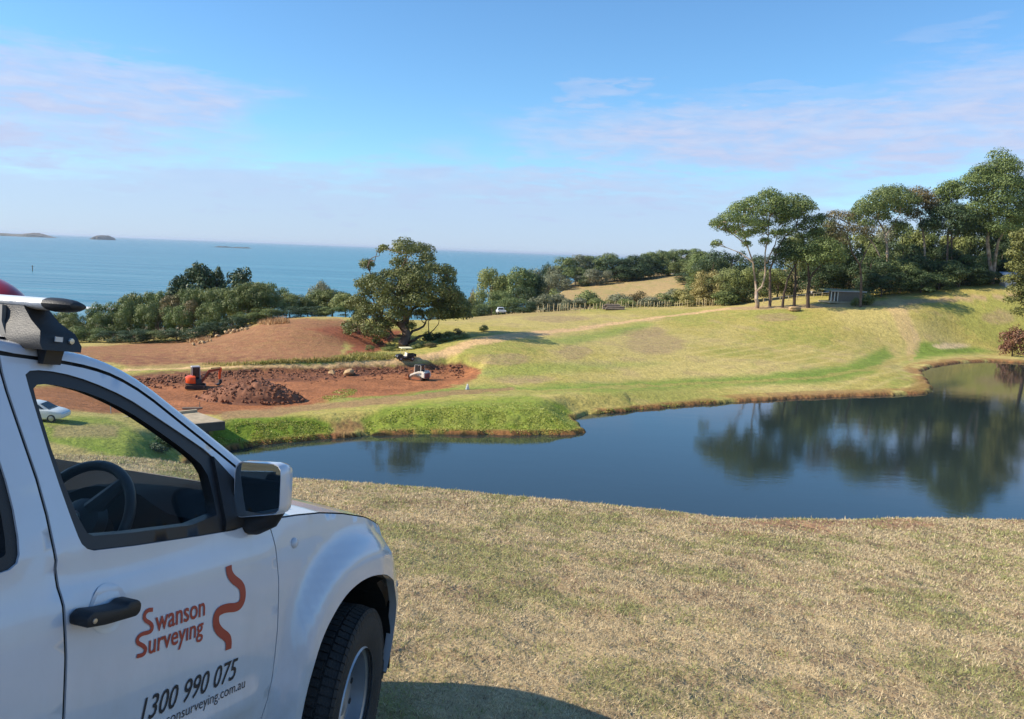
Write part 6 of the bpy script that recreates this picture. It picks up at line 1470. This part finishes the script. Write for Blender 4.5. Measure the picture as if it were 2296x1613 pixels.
# ================================================================ GRASS OF THE NEAR HILL
def near_grass():
    rng = np.random.default_rng(77); N_ = 760000
    th = rng.uniform(radians(-37), radians(38), N_); rmin, rmax = 2.2, 19.0
    q = rng.random(N_); rr = (rmin**.55+q*(rmax**.55-rmin**.55))**(1/.55)
    rb = np.interp(th, _bth, _br); k = rr < rb+.6; th, rr = th[k], rr[k]
    x = rr*np.sin(th); y = rr*np.cos(th)
    lx = (x-CAR_O[0])*ch[0]+(y-CAR_O[1])*ch[1]; ly = -((x-CAR_O[0])*crt[0]+(y-CAR_O[1])*crt[1])
    k = ~((lx > -2.6) & (lx < .9) & (ly > -.5) & (ly < 1.2)); x, y, rr = x[k], y[k], rr[k]
    z = ground_z(x, y); n = len(x)
    g1 = fbm(x*1.3, y*1.3, 4, 71); g2 = fbm(x*3.2, y*3.2, 3, 73); g3 = fbm(x*7, y*7, 2, 75)
    green = rng.random(n) < np.clip((g1-.44)*2.6+(g3-.5)*1.6+.24, .06, .9)
    # bare ground, the worn strip before the brow
    rb2 = np.interp(np.arctan2(x, y), _bth, _br); bs = sst(rb2-rr, 2.2, 1.0)*sst(np.arctan2(x, y), .12, .3)*sst(g1, .36, .52)
    keep = rng.random(n) > np.maximum(.75*bs*sst(rb2-rr, -.3, .3), .55*sst(g2, .60, .74)); x, y, z, rr, g1, g2, g3, green = [q[keep] for q in (x, y, z, rr, g1, g2, g3, green)]; n = len(x)
    # weeds: small rosettes of taller green blades
    nw = 170; wa = rng.uniform(-.62, .64, nw); wr = 2.6+rng.random(nw)**1.2*11; wx, wy = wr*np.sin(wa), wr*np.cos(wa); wk = np.repeat(np.arange(nw), 46)
    sx = wx[wk]+rng.normal(size=len(wk))*.045*(.6+.8*rng.random(nw))[wk]; sy = wy[wk]+rng.normal(size=len(wk))*.045
    ok = np.hypot(sx, sy) < np.interp(np.arctan2(sx, sy), _bth, _br); lx2 = (sx-CAR_O[0])*ch[0]+(sy-CAR_O[1])*ch[1]; ly2 = -((sx-CAR_O[0])*crt[0]+(sy-CAR_O[1])*crt[1]); ok &= ~((lx2 > -2.6) & (lx2 < .9) & (ly2 > -1.0) & (ly2 < 1.2)); sx, sy = sx[ok], sy[ok]; m0 = n
    x = np.append(x, sx); y = np.append(y, sy); z = np.append(z, ground_z(sx, sy)); rr = np.append(rr, np.hypot(sx, sy)); g1 = np.append(g1, np.full(len(sx), .5)); g2 = np.append(g2, np.full(len(sx), .6)); g3 = np.append(g3, np.full(len(sx), .5)); green = np.append(green, np.ones(len(sx), bool)); n = len(x)
    big = rng.random(n) < .006+.05*sst(g3, .62, .8); big[m0:] = rng.random(n-m0) < .8
    far = np.clip(rr/5.5, .8, 3.0)
    h = (.015+.016*rng.random(n))*(.65+.7*g2)*np.where(big, 2.0, 1)
    w = .0034*far*(.6+.8*rng.random(n))
    P = np.stack([x, y, z-.004], 1); a = rng.uniform(0, 2*pi, n); d = np.stack([np.cos(a), np.sin(a), np.zeros(n)], 1)
    ln = rng.normal(size=(n, 3))*1.5; ln[:, 2] = 1; ln /= np.linalg.norm(ln, axis=1)[:, None]
    tip = P+ln*(h*(1.35+.3*(far-1)))[:, None]; tip[:, 2] = np.maximum(tip[:, 2], z+.004)
    V = np.stack([P-d*w[:, None], P+d*w[:, None], tip], 1).reshape(-1, 3)
    t = rng.random(n)[:, None]
    straw = S(226, 208, 168)*(1-t)+S(198, 176, 136)*t; grn = S(150, 152, 92)*(1-t)+S(188, 184, 124)*t; brn = S(156, 126, 104)*(1-t)+S(128, 104, 86)*t
    C = np.where(green[:, None], grn, straw); C = np.where((rng.random(n) < .10+.25*sst(g2, .55, .75))[:, None], brn, C)*.95
    me = mesh_np('dry_grass', V, np.arange(3*n).reshape(-1, 3)); col_attr(me, 'Col', np.repeat(C, 3, axis=0))
    m = bpy.data.materials.new('grass_blade'); m.use_nodes = True; N = m.node_tree.nodes; L = m.node_tree.links
    b = N['Principled BSDF']; b.inputs['Roughness'].default_value = .7; b.inputs['Specular IOR Level'].default_value = .25
    at_ = N.new('ShaderNodeAttribute'); at_.attribute_name = 'Col'; nz = N.new('ShaderNodeTexNoise'); nz.inputs['Scale'].default_value = 9.0; gg = N.new('ShaderNodeNewGeometry'); L.new(gg.outputs['Position'], nz.inputs['Vector'])
    mr = N.new('ShaderNodeMapRange'); L.new(nz.outputs[0], mr.inputs[0]); mr.inputs[1].default_value = .3; mr.inputs[2].default_value = .7; mr.inputs[3].default_value = .8; mr.inputs[4].default_value = 1.2
    vm = N.new('ShaderNodeVectorMath'); vm.operation = 'SCALE'; L.new(at_.outputs['Color'], vm.inputs[0]); L.new(mr.outputs[0], vm.inputs['Scale']); L.new(vm.outputs[0], b.inputs['Base Color'])
    tr_ = N.new('ShaderNodeBsdfTranslucent'); L.new(vm.outputs[0], tr_.inputs[0]); ms = N.new('ShaderNodeMixShader'); ms.inputs[0].default_value = .25; L.new(b.outputs[0], ms.inputs[1]); L.new(tr_.outputs[0], ms.inputs[2]); L.new(ms.outputs[0], N['Material Output'].inputs[0])
    tag(link('dry_grass', me, m), kind='stuff')
near_grass()

# ================================================================ AIR
def haze():
    mb = MB(); mb.box(-95000, 95000, -95000, 95000, -9.0, 76.0); o = mb.build('haze', None, fixn=True)
    m = bpy.data.materials.new('sea_haze'); m.use_nodes = True; N = m.node_tree.nodes; L = m.node_tree.links
    N.remove(N['Principled BSDF']); v = N.new('ShaderNodeVolumePrincipled'); v.inputs['Color'].default_value = (.76, .86, 1.0, 1); v.inputs['Density'].default_value = 3.2e-5; v.inputs['Anisotropy'].default_value = .2
    L.new(v.outputs[0], N['Material Output'].inputs['Volume']); o.data.materials.append(m); tag(o, kind='stuff')
haze()
